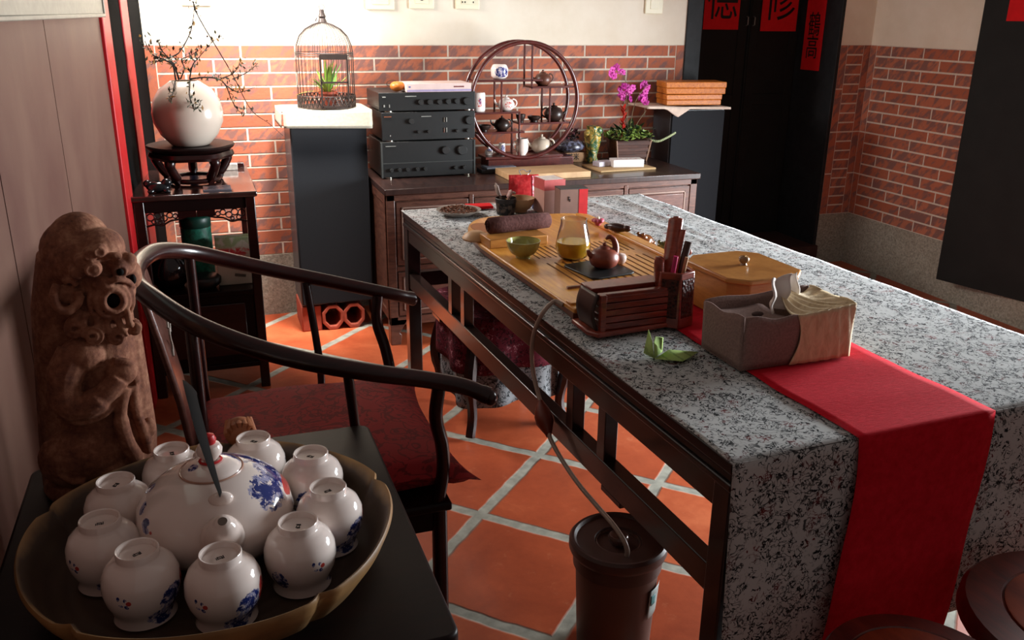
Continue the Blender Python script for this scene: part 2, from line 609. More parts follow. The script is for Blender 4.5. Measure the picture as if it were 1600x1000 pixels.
lt.build('door_handle', plain('dull_steel', '#9a9a98', 0.35, metal=0.8), d1)
# black leaf standing open against the right wall
lf = thing('door_4', None, None, (3.887, 3.732, 0.15), R(180 + 14.3))
lf['kind'] = 'structure'
mb = MB().box(-0.036, 0.0, 0.0, 0.62, 0.0, 1.95)
mb.build('leaf', M['black_paint'], lf, bevel=0.003)
mb = MB()
mb.box(0.0, 0.003, 0.13, 0.43, 1.393, 1.80)
mb.build('red_paper', M['red_paper'], lf)

# left wall, seen edge-on: it runs from the far corner towards the camera
LA = Vector((-0.205, BY, 0)); LB = Vector((-0.46, 1.2, 0))
ldir = (LB - LA).normalized()
LRZ = math.atan2(ldir.y, ldir.x)      # local +x runs along the wall towards the camera, face is local +y
def lwall(name, mat, s0, s1, z0, z1, p0, p1, kind='structure', bevel=0.0, parent=None):
    mb = MB().box(s0, s1, p0, p1, z0, z1)
    o = mb.build(name, mat, parent, bevel=bevel, loc=LA if parent is None else None, rz=LRZ if parent is None else 0)
    if kind and parent is None: o['kind'] = kind
    return o
lwall('trim_5', M['post_black'], -0.02, 0.43, 0.0, 2.75, -0.12, 0.010, bevel=0.002)
lwall('trim_6', M['red_trim'], 0.43, 0.63, 0.0, 2.75, -0.10, 0.014, bevel=0.004)
lwall('trim_7', M['post_black'], 0.63, 0.94, 0.0, 2.75, -0.12, 0.008, bevel=0.002)
lwall('trim_8', M['red_trim'], 0.94, 1.10, 0.0, 2.75, -0.10, 0.012, bevel=0.004)
wl = MB()
s = 1.10
while s < 5.2:
    w = 0.88 if s < 1.8 else 0.62
    wl.box(s + 0.006, min(s + w, 5.2), -0.08, 0.0, 0.0, 2.75)
    s += w
wl.mi = 1; wl.box(1.10, 5.2, -0.09, -0.012, 0.0, 2.75)
o = wl.build('wall_left', [M['plank'], M['dark_gap']], loc=LA, rz=LRZ, smooth=0); o['kind'] = 'structure'
# ---------------------------------------------------------------- things on the walls
# silver picture frame on the plank wall
pf = thing('picture_frame', 'silver framed picture hanging on the brown plank wall', 'picture', LA + ldir * 1.18 + Vector((0, 0, 1.522)), LRZ)
silver = plain('silver_frame', '#8d877b', 0.5, 0.4, metal=0.3, var=0.1, scale=40)
mb = MB()
for (s0, s1, z0, z1) in ((0.0, 2.3, 0.0, 0.07), (0.0, 2.3, 1.03, 1.10), (0.0, 0.07, 0.07, 1.03), (2.23, 2.3, 0.07, 1.03)):
    mb.box(s0, s1, 0.002, 0.030, z0, z1)
for (s0, s1, z0, z1) in ((0.0, 2.3, 0.0, 0.012), (0.0, 2.3, 1.088, 1.10), (0.0, 0.012, 0.012, 1.088), (2.288, 2.3, 0.012, 1.088)):
    mb.box(s0, s1, 0.030, 0.036, z0, z1)
mb.build('frame', silver, pf, bevel=0.004)
MB().box(0.07, 2.23, 0.004, 0.012, 0.07, 1.03).build('picture', plain('picture_sheet', '#a9a89c', 0.15, 0.6), pf)

# wall sockets
def outlet(x, z, w, label, holes):
    o = thing('wall_socket', label, 'socket', (x, BY - 0.001, z), 0, 'cream wall plates above the brick')
    MB().box(-w / 2, w / 2, -0.010, 0.0, -0.005, 0.115).build('plate', M['ivory'], o, bevel=0.004)
    MB().box(-w / 2 + 0.03, w / 2 - 0.03, -0.013, -0.008, 0.02, 0.09).build('insert', M['ivory'], o, bevel=0.002)
    h = MB()
    for (a, b, s_) in holes: h.cbox((a, -0.0135, b), (s_, 0.002, s_ * 1.6))
    if holes: h.build('hole', M['dark_gap'], o)
outlet(0.936, 1.565, 0.145, 'blank cream wall plate above the left black speaker, first right of the bird cage', [])
outlet(1.150, 1.572, 0.130, 'cream wall plate with one round jack, between the blank plate and the double socket', [(0, 0.045, 0.012)])
outlet(1.395, 1.573, 0.130, 'cream wall plate with two power outlets above the round curio shelf', [(-0.03, 0.065, 0.005), (-0.015, 0.065, 0.005), (0.015, 0.065, 0.005), (0.03, 0.065, 0.005), (-0.03, 0.03, 0.005), (-0.015, 0.03, 0.005), (0.03, 0.03, 0.005)])
outlet(0.055, 1.572, 0.13, 'cream wall plate with dark rotary knob above the white vase', [(0.0, 0.04, 0.02)])
outlet(2.483, 1.562, 0.11, 'cream wall plate beside the black door frame, rightmost of the plates', [])

# lettering helper: written characters on flat paper, built as thin ink shapes
def lettering(txt, size, parent, mat, loc, rot, name='lettering', align='CENTER', sc=(1, 1)):
    cu = bpy.data.curves.new(name + '_curve', 'FONT')
    cu.body = txt; cu.size = size; cu.align_x = align; cu.align_y = 'CENTER'; cu.extrude = 0.0006
    cu.space_line = 0.9
    tmp = bpy.data.objects.new(name + '_tmp', cu)
    COL.objects.link(tmp)
    bpy.context.view_layer.update()
    me = bpy.data.meshes.new_from_object(tmp.evaluated_get(bpy.context.evaluated_depsgraph_get()))
    bpy.data.objects.remove(tmp)
    me.materials.clear(); me.materials.append(mat)
    o = bpy.data.objects.new(name, me)
    COL.objects.link(o)
    o.parent = parent
    o.location = loc; o.rotation_euler = rot; o.scale = (sc[0], sc[1], 1)
    return o

def red_paper(x0, x1, z0, z1, y, label, txt, size, dz, name='paper_couplet', dx=0.0):
    t_ = thing(name, label, 'red paper', ((x0 + x1) / 2, y, z0), 0, 'red papers on the black doors')
    w = (x1 - x0) / 2
    MB().box(-w, w, -0.003, 0.0, 0.0, z1 - z0).build('paper', M['red_paper'], t_)
    lettering(txt, size, t_, M['ink'], (dx, -0.0045, dz), (R(90), 0, 0), sc=(0.9, 1.15))
    return t_
DY = BY + 0.40 - 0.007
red_paper(3.045, 3.300, 1.470, 1.85, DY, 'square red paper with brushed black character on the left black door leaf', '德', 0.26, 0.175)
red_paper(3.465, 3.735, 1.462, 1.85, DY, 'square red paper with brushed character on the right black door leaf', '修', 0.27, 0.185)
ban = thing('paper_banner', 'narrow red paper banner on the right jamb of the far black doorway', 'red paper', (3.763, 4.912, 1.228), 0, 'red papers on the black doors')
MB().box(-0.003, 0.0, -0.092, 0.092, 0.0, 0.85).build('paper', M['red_paper'], ban)
lettering('鶴\n高', 0.155, ban, M['ink'], (-0.0045, 0.0, 0.20), (R(90), 0, R(-90)), sc=(0.8, 1.0))

# ================================================================ BIG FURNITURE
# ---- long tea table (local frame: u across, v along, origin at its near left foot)
TH = R(2.5)
TO = Vector((0.881, 1.237, 0))
TU = Vector((math.cos(TH), math.sin(TH), 0)); TV = Vector((-math.sin(TH), math.cos(TH), 0))
def T(u, v, z=0.775): return TO + TU * u + TV * v + Vector((0, 0, z))
TW, TLN = 1.13, 2.34
tb = thing('tea_table', 'long dark wooden tea table under the printed cloth', 'table', TO, TH)
mb = MB()
mb.box(0.0, TW, 0.0, TLN, 0.735, 0.762); mb.box(0.006, TW - 0.006, 0.006, TLN - 0.006, 0.715, 0.735)
mb.box(0.0, TW, 0.0, TLN, 0.698, 0.716)
mb.build('tabletop', M['table_wood'], tb, bevel=0.005, seg=3)
def side_frame(u0, u1):
    mb = MB()
    mb.box(u0, u1, 0.05, TLN - 0.05, 0.640, 0.700)
    return mb
for (u0, u1) in ((0.008, 0.048), (TW - 0.048, TW - 0.008)):
    side_frame(u0, u1).build('apron', M['table_wood'], tb, bevel=0.003)
    mb = MB().box(u0, u1, 0.05, TLN - 0.05, 0.440, 0.505)
    for v in (1.86, 0.42):
        mb.box(u0, u1, v, v + 0.10, 0.425, 0.442)
    mb.build('rail', M['table_wood'], tb, bevel=0.003)
    for v in (0.535, 0.715, 1.595, 1.735):
        MB().box(u0 + 0.002, u1 - 0.002, v - 0.02, v + 0.02, 0.50, 0.645).build('strut', M['table_wood'], tb, bevel=0.002)
for v0 in (0.008, TLN - 0.048):
    MB().box(0.05, TW - 0.05, v0, v0 + 0.04, 0.640, 0.700).build('apron', M['table_wood'], tb, bevel=0.003)
    MB().box(0.05, TW - 0.05, v0, v0 + 0.04, 0.440, 0.505).build('rail', M['table_wood'], tb, bevel=0.003)
for u in (0.003, TW - 0.058):
    for v in (0.003, TLN - 0.058):
        MB().box(u, u + 0.055, v, v + 0.055, 0.0, 0.700).build('leg', M['table_wood'], tb, bevel=0.004)

# ---- printed cloth over the table
def wr(u, v): return 0.0016 * math.sin(9 * u + 3 * math.sin(5 * v)) + 0.0012 * math.sin(14 * v + 4 * u)
def ridge(u, v):
    r = 0.0
    for (a, b, w, h) in ((0.62, 0.10, 0.018, 0.010), (0.86, -0.12, 0.022, 0.008), (0.98, 0.05, 0.016, 0.007)):
        d = u - (a + b * (v - 1.9))
        k = max(0.0, min(1.0, (v - 1.15) / 0.9))
        r += h * k * math.exp(-(d / w) ** 2)
    return r
cl = MB()
def top_sheet(i, j):
    u = -0.004 + i * (TW + 0.008); v = -0.004 + j * (TLN + 0.008)
    return (u, v, 0.7655 + max(0, wr(u, v)) + (ridge(u, v) if 0.03 < j < 0.995 and u < TW - 0.02 and not (0.10 < u < 0.66 and v < 2.28) else 0))
cl.grid(top_sheet, 90, 110)
def near_flap(i, j):
    u = -0.004 + i * (TW + 0.008); z = 0.7655 - j * 0.50
    y = -0.006 - 0.012 * j * (0.6 + 0.5 * math.sin(7.5 * u + 1.0)) - 0.003 * j * math.sin(23 * u)
    return (u + 0.02 * j * (1 - i) * 0.6, y, z)
cl.grid(near_flap, 60, 24)
def right_flap(i, j):
    v = -0.006 + i * (TLN + 0.01); z = 0.7655 - j * 0.26
    return (TW + 0.005 + 0.02 * j * (0.6 + 0.5 * math.sin(8 * v)), v, z)
cl.grid(right_flap, 80, 10)
o = cl.build('tablecloth', M['cloth'], loc=TO, rz=TH, smooth=60, solid=0.0015)
tag(o, 'grey white cloth printed with black characters, covering the long tea table', 'tablecloth')

# ---- red runner
rn_ = MB()
R0, R1 = 0.285, 0.650
def run_top(i, j):
    u = R0 + i * (R1 - R0); v = -0.012 + j * 0.90
    edge_w = 0.003 * math.sin(20 * v)
    return (u + edge_w, v, 0.7715 + 0.0006 * math.sin(40 * v + 5 * u))
rn_.grid(run_top, 14, 60)
def run_drop(i, j):
    u = R0 + i * (R1 - R0); z = 0.7715 - j * 0.53
    y = -0.013 - 0.022 * j - 0.010 * math.sin(PI * j) * (1 - i)
    return (u - 0.055 * j ** 1.6 + 0.004 * math.sin(9 * j), y, z)
rn_.grid(run_drop, 14, 30)
o = rn_.build('table_runner', M['runner'], loc=TO, rz=TH, smooth=60, solid=0.001)
tag(o, 'bright red woven runner hanging over the near end of the tea table', 'table runner')

# ---- low cabinet against the brick wall
cb_ = thing('low_cabinet', 'low brown wooden cabinet with panelled doors against the brick wall', 'cabinet', (0.80, 4.01, 0))
CW, CD = 1.65, 0.60
MB().box(-0.01, CW + 0.01, -0.015, CD, 0.745, 0.775).build('top', wood('cabinet_top', '#241614', '#3d2822', 0.35, (16, 3, 4), coat=0.3), cb_, bevel=0.004)
mb = MB().box(0.0, CW, 0.012, CD, 0.13, 0.745)
mb.build('body', M['cabinet_wood'], cb_)
mb = MB()
for x in (0.0, CW - 0.04): mb.box(x, x + 0.04, 0.0, 0.03, 0.10, 0.745)
mb.box(0.0, CW, 0.0, 0.03, 0.715, 0.745); mb.box(0.0, CW, 0.0, 0.03, 0.10, 0.145); mb.box(0.04, CW - 0.04, 0.0, 0.028, 0.375, 0.40)
for k in (1, 2, 3): mb.box(k * CW / 4 - 0.012, k * CW / 4 + 0.012, -0.003, 0.03, 0.12, 0.73)
mb.build('face_frame', M['cabinet_wood'], cb_, bevel=0.003)
for k in range(4):
    xa, xb = k * CW / 4 + (0.045 if k == 0 else 0.016), (k + 1) * CW / 4 - (0.045 if k == 3 else 0.016)
    for (z0, z1) in ((0.405, 0.71), (0.15, 0.37)):
        mb = MB().box(xa, xb, -0.002, 0.02, z0, z1)
        d = mb.build('door', M['cabinet_wood'], cb_, bevel=0.002)
        mb = MB().box(xa + 0.035, xb - 0.035, -0.010, 0.0, z0 + 0.035, z1 - 0.035)
        mb.build('panel', M['cabinet_panel'], d, bevel=0.006)
        mb = MB()
        for (a, b, c, e) in ((xa + 0.024, xb - 0.024, z0 + 0.024, z0 + 0.032), (xa + 0.024, xb - 0.024, z1 - 0.032, z1 - 0.024), (xa + 0.024, xa + 0.032, z0 + 0.024, z1 - 0.024), (xb - 0.032, xb - 0.024, z0 + 0.024, z1 - 0.024)):
            mb.box(a, b, -0.007, 0.0, c, e)
        mb.build('moulding', plain('pale_moulding', '#8d7468', 0.4), d, bevel=0.002)
for x in (0.0, CW - 0.07):
    for y in (0.0, CD - 0.07):
        poly = [(0, 0.13), (0, 0.0), (0.05, 0.0), (0.055, 0.05), (0.045, 0.06), (0.07, 0.10), (0.09, 0.13)]
        mb = MB()
        xs = [(p[0] if x == 0 else 0.07 - p[0]) for p in poly]
        n = len(poly)
        mb.add([(x + xs[i], y, poly[i][1]) for i in range(n)] + [(x + xs[i], y + 0.06, poly[i][1]) for i in range(n)],
               [tuple(range(n)), tuple(range(2 * n - 1, n - 1, -1))] + [(i, i + n, (i + 1) % n + n, (i + 1) % n) for i in range(n)])
        mb.build('leg', M['cabinet_wood'], cb_, bevel=0.003)
mb = MB()
mb.box(0.01, 0.018, 0.05, CD - 0.05, 0.16, 0.20)
fr2 = MB()
for (a, b, c, e) in ((0.02, 0.06, 0.13, 0.745), (CD - 0.06, CD - 0.02, 0.13, 0.745), (0.06, CD - 0.06, 0.70, 0.745), (0.06, CD - 0.06, 0.13, 0.17)):
    fr2.box(-0.006, 0.002, a, b, c, e)
fr2.build('side_frame', M['cabinet_wood'], cb_, bevel=0.002)

# ---- floor speakers
grille = plain('speaker_cloth', '#1a1c20', 0.85, 0.25, var=0.15, scale=220)
spk_body = plain('speaker_veneer', '#3a3c40', 0.28, 0.6, var=0.1, scale=12)
def speaker(loc, w, d, z0, h, label):
    s_ = thing('floor_speaker', label, 'loudspeaker', loc, 0, 'black floor standing speakers')
    MB().box(0, w, 0.012, d, z0, z0 + h).build('cabinet', spk_body, s_, bevel=0.004)
    MB().box(0.004, w - 0.004, 0.0, 0.012, z0 + 0.006, z0 + h - 0.006).build('grille', grille, s_, bevel=0.004)
    return s_
speaker((0.415, 4.32, 0), 0.365, 0.30, 0.14, 0.90, 'tall black floor speaker under the bird cage, left of the cabinet')
speaker((2.515, 4.44, 0), 0.345, 0.215, 0.14, 0.91, 'tall black floor speaker under the orange boxes, right of the cabinet')
# pierced terracotta blocks under the left speaker
terr = plain('terracotta_block', '#9a4a38', 0.75, 0.25, var=0.2, scale=25, bump=0.2)
def pierced_block(loc, label, w=0.20, rz=0.0):
    """a clay block with two octagonal openings, made of one pierced plate outline"""
    o = thing('vent_block', label, 'clay block', loc, rz, 'clay blocks under the black speakers')
    mb = MB()
    oc = [(0.0588 * math.cos(PI / 8 + k * PI / 4), 0.0588 * math.sin(PI / 8 + k * PI / 4)) for k in range(8)]
    ic = [(0.041 * math.cos(PI / 8 + k * PI / 4), 0.041 * math.sin(PI / 8 + k * PI / 4)) for k in range(8)]
    for cx in (0.0545, 0.1630):
        vs = []
        for (yy) in (0.0, 0.24):
            for ring in (oc, ic): vs += [(cx + p[0], yy, 0.0675 + p[1] * 1.22) for p in ring]
        fs = []
        for k in range(8):
            j = (k + 1) % 8
            fs += [(k, j, 8 + j, 8 + k), (16 + k, 24 + k, 24 + j, 16 + j), (k, 16 + k, 16 + j, j), (8 + k, 8 + j, 24 + j, 24 + k)]
        mb.add(vs, fs)
    mb.box(0.102, 0.116, 0.002, 0.238, 0.04, 0.093)
    mb.build('block', terr, o, bevel=0.004)
    return o
pierced_block((0.512, 4.325, 0.0), 'pierced terracotta block with two eight sided holes under the left speaker')
mb = MB().box(0, 0.10, 0, 0.24, 0, 0.135)
o = mb.build('clay_brick', terr, loc=(0.41, 4.335, 0), bevel=0.006)
tag(o, 'solid terracotta block under the left edge of the left black speaker', 'clay block', 'clay blocks under the black speakers')
pierced_block((2.58, 4.44, 0.0), 'pierced terracotta block under the right black speaker')

# ---- cloths on the speakers
def wavy_cloth(x0, x1, y0, y1, z, drop_f, name, label, mat, cat='cloth', side=0.05, point=False):
    mb = MB()
    n = 24
    def top(i, j):
        return (x0 + i * (x1 - x0), y0 + j * (y1 - y0), z + 0.004 + 0.003 * math.sin(i * 9) * math.sin(j * 7))
    mb.grid(top, n, 8)
    def front(i, j):
        dr = drop_f(i)
        return (x0 + i * (x1 - x0), y0 - 0.010 - 0.006 * j, z + 0.004 - j * dr)
    mb.grid(front, n, 6)
    for (xs, sg) in ((x0, -1), (x1, 1)):
        mb.grid(lambda i, j: (xs + sg * (0.004 + 0.004 * j), y0 + i * (y1 - y0), z + 0.004 - j * drop_f(0.0 if sg < 0 else 1.0)), 8, 5)
    o = mb.build(name, mat, smooth=60, solid=0.003)
    return tag(o, label, cat)
lace = plain('cream_cloth', '#b5ae9d', 0.9, 0.1, var=0.08, scale=70, bump=0.2)
wavy_cloth(0.385, 0.800, 4.300, 4.615, 1.103, lambda i: 0.075 + 0.012 * i, 'speaker_cloth', 'cream cloth folded over the top of the left speaker under the bird cage', lace)
MB().box(0.415, 0.780, 4.33, 4.61, 1.042, 1.102).build('folded_blanket', lace, bevel=0.012)
tag(bpy.data.objects['folded_blanket'], 'folded cream blanket padding beneath the cloth on the left speaker', 'cloth')
mb = MB()
def rtop(i, j):
    return (2.34 + i * 0.53, 4.415 + j * 0.23, 1.062 + 0.014 * (1 - i) + 0.002 * math.sin(9 * i))
mb.grid(rtop, 20, 8)
def rfront(i, j):
    d = 0.012 + 0.045 * max(0.0, 1 - abs(i - 0.36) / 0.14)
    return (2.34 + i * 0.53, 4.413 - 0.003 * j, 1.062 + 0.014 * (1 - i) - j * d)
mb.grid(rfront, 30, 4)
o = mb.build('speaker_cloth', plain('pinkish_cloth', '#cbb6a6', 0.9, 0.1), smooth=60, solid=0.008)
tag(o, 'thin pale cloth with a hanging corner on top of the right speaker', 'cloth')

# ---- orange burl boxes
def burl(loc, w, d, h, label, rz=0.0):
    o = thing('wooden_box', label, 'box', loc, rz, 'orange wooden boxes on the right speaker')
    MB().box(-w / 2, w / 2, -d / 2, d / 2, 0, h * 0.50).build('body', M['orange_box'], o, bevel=0.004)
    MB().box(-w / 2 - 0.003, w / 2 + 0.003, -d / 2 - 0.003, d / 2 + 0.003, h * 0.505, h).build('lid', M['orange_box'], o, bevel=0.004)
burl((2.655, 4.51, 1.076), 0.33, 0.15, 0.058, 'orange burl wood box resting on the cloth of the right speaker', R(-6))
burl((2.665, 4.51, 1.136), 0.35, 0.16, 0.066, 'orange burl wood box stacked on top of the other orange box', R(-9))

# ---- plant stand by the far left wall
ps = thing('plant_stand', 'dark carved wooden stand with shelves holding the round white vase stand', 'stand', (-0.262, 3.68, 0))
PW, PD, PH = 0.458, 0.63, 0.86
MB().box(-0.01, PW + 0.01, -0.01, PD, PH - 0.022, PH).build('top', wood('polished_stand_top', '#241411', '#3c2622', 0.1, (3, 14, 3), coat=1.0), ps, bevel=0.005)
for x in (0.0, PW - 0.038):
    for y in (0.0, PD - 0.045):
        MB().box(x, x + 0.038, y, y + 0.038, 0.0, PH - 0.022).build('leg', M['rosewood'], ps, bevel=0.004)
mb = MB()
for y in (0.006, PD - 0.04): mb.box(0.038, PW - 0.038, y, y + 0.022, PH - 0.07, PH - 0.022)
for x in (0.006, PW - 0.028): mb.box(x, x + 0.022, 0.038, PD - 0.045, PH - 0.07, PH - 0.022)
mb.build('apron', M['rosewood_h'], ps, bevel=0.003)
# pierced fretwork under the apron
mb = MB()
for x0, sgn in ((0.038, 1), (PW - 0.038, -1)):
    for (a, b, r) in ((0.018, -0.088, 0.014), (0.045, -0.084, 0.013), (0.068, -0.094, 0.012), (0.090, -0.083, 0.011), (0.030, -0.106, 0.009), (0.110, -0.088, 0.009), (0.055, -0.110, 0.007)):
        mb.tube([(x0 + sgn * a + r * math.cos(q * PI / 6), 0.015, PH + b + r * math.sin(q * PI / 6)) for q in range(12)], 0.003, 6, closed=True)
    pts = [(x0, 0.015, PH - 0.125), (x0 + sgn * 0.03, 0.015, PH - 0.118), (x0 + sgn * 0.06, 0.015, PH - 0.122), (x0 + sgn * 0.09, 0.015, PH - 0.106), (x0 + sgn * 0.13, 0.015, PH - 0.100), (x0 + sgn * 0.17, 0.015, PH - 0.085)]
    mb.tube(spline(pts, 4), 0.004, 6)
    mb.cbox((x0 + sgn * 0.155, 0.015, PH - 0.080), (0.07, 0.012, 0.03))
mb.build('fretwork', M['rosewood'], ps)
for z in (0.425, 0.10):
    MB().box(0.004, PW - 0.004, 0.004, PD - 0.012, z, z + 0.022).build('shelf', M['rosewood_h'], ps, bevel=0.003)
mb = MB().box(0.038, PW - 0.038, 0.012, 0.028, 0.122, 0.425)
d = mb.build('drawer_front', M['rosewood_h'], ps, bevel=0.002)
MB().box(0.075, PW - 0.075, 0.004, 0.012, 0.16, 0.39).build('panel', M['rosewood'], d, bevel=0.005)
MB().box(0.008, 0.026, 0.038, PD - 0.05, 0.122, 0.425).build('side_panel', M['rosewood_h'], ps)
MB().box(PW - 0.026, PW - 0.008, 0.038, PD - 0.05, 0.122, 0.425).build('side_panel', M['rosewood_h'], ps)
mb = MB().box(0.03, PW - 0.03, PD - 0.05, PD - 0.035, 0.122, 0.425); mb.build('back_panel', M['rosewood_h'], ps)
for (x, y) in ((PW - 0.02, PD - 0.02), (0.012, PD - 0.02)):
    MB().box(x - 0.016, x + 0.016, y - 0.016, y + 0.016, PH, PH + 0.022).build('corner_knob', M['rosewood'], ps, bevel=0.003)

# ---- horseshoe armchair
CY0 = 2.08
half = [(-.165, 0, .990), (-.155, .10, .990), (-.12, .2, .985), (-.05, .29, .955), (.05, .335, .912), (.17, .355, .868), (.30, .358, .828), (.41, .350, .796), (.50, .352, .768), (.555, .372, .745)]
ch = thing('horseshoe_armchair', 'dark polished horseshoe armchair with a red cushion', 'chair', (0.17, CY0, 0))
OX = 0.17
path = [(x - OX, -y, z) for x, y, z in reversed(half)] + [(x - OX, y, z) for x, y, z in half[1:]]
pp = spline(path, 5)
n = len(pp)
rad = [0.0185 + 0.004 * (1 - abs(2 * i / (n - 1) - 1)) for i in range(n)]
rad[0] = rad[-1] = 0.021; rad[1] = rad[-2] = 0.021
o = MB().tube(pp, rad, 14).build('crest_rail', M['rosewood'], ch, smooth=60)
for sgn in (1, -1):
    MB().ball((0.558 - OX, sgn * 0.374, 0.742), (0.016, 0.02, 0.02), 14, 8).build('arm_tip', M['rosewood'], ch)
SH = 0.455
def at_rail(x, y0):
    return min(pp, key=lambda q: abs(q.x - x) + (0 if (q.y > 0) == (y0 > 0) else 9))
mb = MB().box(-0.27, 0.315, -0.315, 0.315, SH - 0.022, SH)
mb.build('seat', M['rosewood_h'], ch, bevel=0.006)
mb = MB()
for y in (-0.29, 0.265): mb.box(-0.25, 0.29, y, y + 0.025, SH - 0.085, SH - 0.02)
for x in (-0.25, 0.265): mb.box(x, x + 0.025, -0.27, 0.27, SH - 0.085, SH - 0.02)
mb.build('seat_apron', M['rosewood_h'], ch, bevel=0.003)
for x, sg in ((0.29, 1), (-0.235, -1)):
    for y in (-0.285, 0.285):
        MB().tube([(x, y, 0.0), (x, y, SH - 0.02)], [0.020, 0.019], 12).build('leg', M['rosewood'], ch, smooth=60)
# front posts rise from the legs in an S to the arms
for sg in (1, -1):
    e = at_rail(0.455 - OX, sg)
    pts = [(0.285, sg * 0.29, SH - 0.01), (0.298, sg * 0.296, SH + 0.08), (0.29, sg * 0.318, SH + 0.16), (0.272, sg * 0.338, SH + 0.24), (e.x, e.y * 0.985, e.z - 0.012)]
    MB().tube(spline(pts, 5), 0.016, 10).build('arm_post', M['rosewood'], ch, smooth=60)
    e = at_rail(0.24 - OX, sg)
    pts = [(0.09, sg * 0.30, SH - 0.01), (0.10, sg * 0.325, SH + 0.12), (e.x, e.y, e.z - 0.01)]
    MB().tube(spline(pts, 5), [0.011] * 12, 10).build('spindle', M['rosewood'], ch, smooth=60)
    e = at_rail(-0.05 - OX, sg)
    pts = [(-0.22, sg * 0.28, SH - 0.01), (-0.22, sg * 0.287, SH + 0.25), (e.x, e.y, e.z - 0.01)]
    MB().tube(spline(pts, 5), 0.013, 10).build('back_post', M['rosewood'], ch, smooth=60)
# curved back splat with pale carving
sp_pts = [(-0.255, SH - 0.01), (-0.262, SH + 0.12), (-0.275, SH + 0.24), (-0.300, SH + 0.38), (-0.33, 0.985)]
def splat(i, j, off=0.0):
    k = j * (len(sp_pts) - 1); a = min(int(k), len(sp_pts) - 2); f = k - a
    x = sp_pts[a][0] * (1 - f) + sp_pts[a + 1][0] * f; z = sp_pts[a][1] * (1 - f) + sp_pts[a + 1][1] * f
    return (x + off, (i - 0.5) * 0.19, z)
spl = MB().grid(splat, 6, 24).build('back_splat', wood('splat_wood', '#4a2a24', '#6d463c', 0.3, (3, 3, 14), coat=0.4), ch, solid=0.014)
mb = MB()
for (cy_, z0) in ((0.0, 0.78), (0.03, 0.83), (-0.03, 0.86)):
    mb.tube([(-0.268 - 0.035 * ((z0 + 0.02 * q / 3) - 0.6), cy_ + 0.018 * math.sin(q), z0 + 0.012 * q) for q in range(7)], 0.0028, 6)
mb.build('carving', plain('pale_inlay', '#8f8378', 0.5), spl)
for y in (-0.28, 0.28): MB().box(-0.23, 0.29, y - 0.012, y + 0.012, 0.14, 0.165).build('stretcher', M['rosewood_h'], ch, bevel=0.003)
MB().box(0.275, 0.30, -0.28, 0.28, 0.08, 0.11).build('footrest', M['rosewood_h'], ch, bevel=0.004)
# cushion
t = NT('red_damask', 0.75, 0.3)
v = t.coord()
a = t.noise(v, 14, 2, 0.5, 2.2)
fig = t.ramp(t.math('ABSOLUTE', t.math('SUBTRACT', a, 0.5)), [(0.03, 1.0), (0.05, 0.0)])
t.base(t.mix(t.math('MULTIPLY', fig, 0.55), t.ramp(t.noise(v, 5, 2), [(0.3, C('#8a1a1d')), (0.7, C('#a32226'))]), C('#33090c')))
t.bump(t.noise(v, 220, 2), 0.2, 0.001)
M['damask'] = t.mat
mb = MB()
def cush(sgn):
    def fn(i, j):
        x = (i - 0.5) * 2; y = (j - 0.5) * 2
        e = (1 - abs(x) ** 3.2) * (1 - abs(y) ** 3.2)
        pin = 1 - 0.10 * (1 - abs(x) ** 2) * (abs(y) ** 6) - 0.0
        pin2 = 1 - 0.10 * (1 - abs(y) ** 2) * (abs(x) ** 6)
        corner = 1 + 0.05 * (abs(x) * abs(y)) ** 6
        return (0.055 + x * 0.315 * pin2 * corner, 0.01 + y * 0.315 * pin * corner, SH + 0.056 + sgn * 0.055 * max(0, e) ** 0.36 + 0.004 * math.sin(6 * x + 3 * y) - 0.006 * (1 if x > 0.8 else 0))
    return fn
mb.grid(cush(1), 28, 28); mb.grid(cush(-1), 28, 28)
cu_ = mb.build('seat_cushion', M['damask'], loc=(0.17, CY0, 0), smooth=180)
tag(cu_, 'deep red patterned square cushion with pointed corners on the armchair', 'cushion')

# ---- side table in the near left corner
st = thing('side_table', 'dark polished side table under the big ceramic bowl', 'table', (-0.36, 0.99, 0))
SW, SD, SZ = 0.643, 0.715, 0.72
def rrect(x0, x1, y0, y1, r, n=5):
    out = []
    for (cx, cy, a0) in ((x1 - r, y0 + r, -90), (x1 - r, y1 - r, 0), (x0 + r, y1 - r, 90), (x0 + r, y0 + r, 180)):
        out += [(cx + r * math.cos(R(a0 + 90 * k / n)), cy + r * math.sin(R(a0 + 90 * k / n))) for k in range(n + 1)]
    return out
mb = MB().prism(rrect(0, SW, 0, SD, 0.022), SZ - 0.026, SZ)
mb.build('top', M['rosewood_h'], st, bevel=0.006, seg=3)
mb = MB()
for (a, b, c, e) in ((0.03, SW - 0.03, 0.02, 0.04), (0.03, SW - 0.03, SD - 0.04, SD - 0.02), (0.02, 0.04, 0.03, SD - 0.03), (SW - 0.04, SW - 0.02, 0.03, SD - 0.03)):
    mb.box(a, b, c, e, SZ - 0.095, SZ - 0.026)
mb.build('apron', M['rosewood_h'], st, bevel=0.003)
for x in (0.015, SW - 0.055):
    for y in (0.015, SD - 0.055):
        MB().box(x, x + 0.04, y, y + 0.04, 0.0, SZ - 0.026).build('leg', M['rosewood'], st, bevel=0.004)
MB().box(0.02, SW - 0.02, 0.02, SD - 0.02, 0.16, 0.18).build('shelf', M['rosewood_h'], st, bevel=0.003)

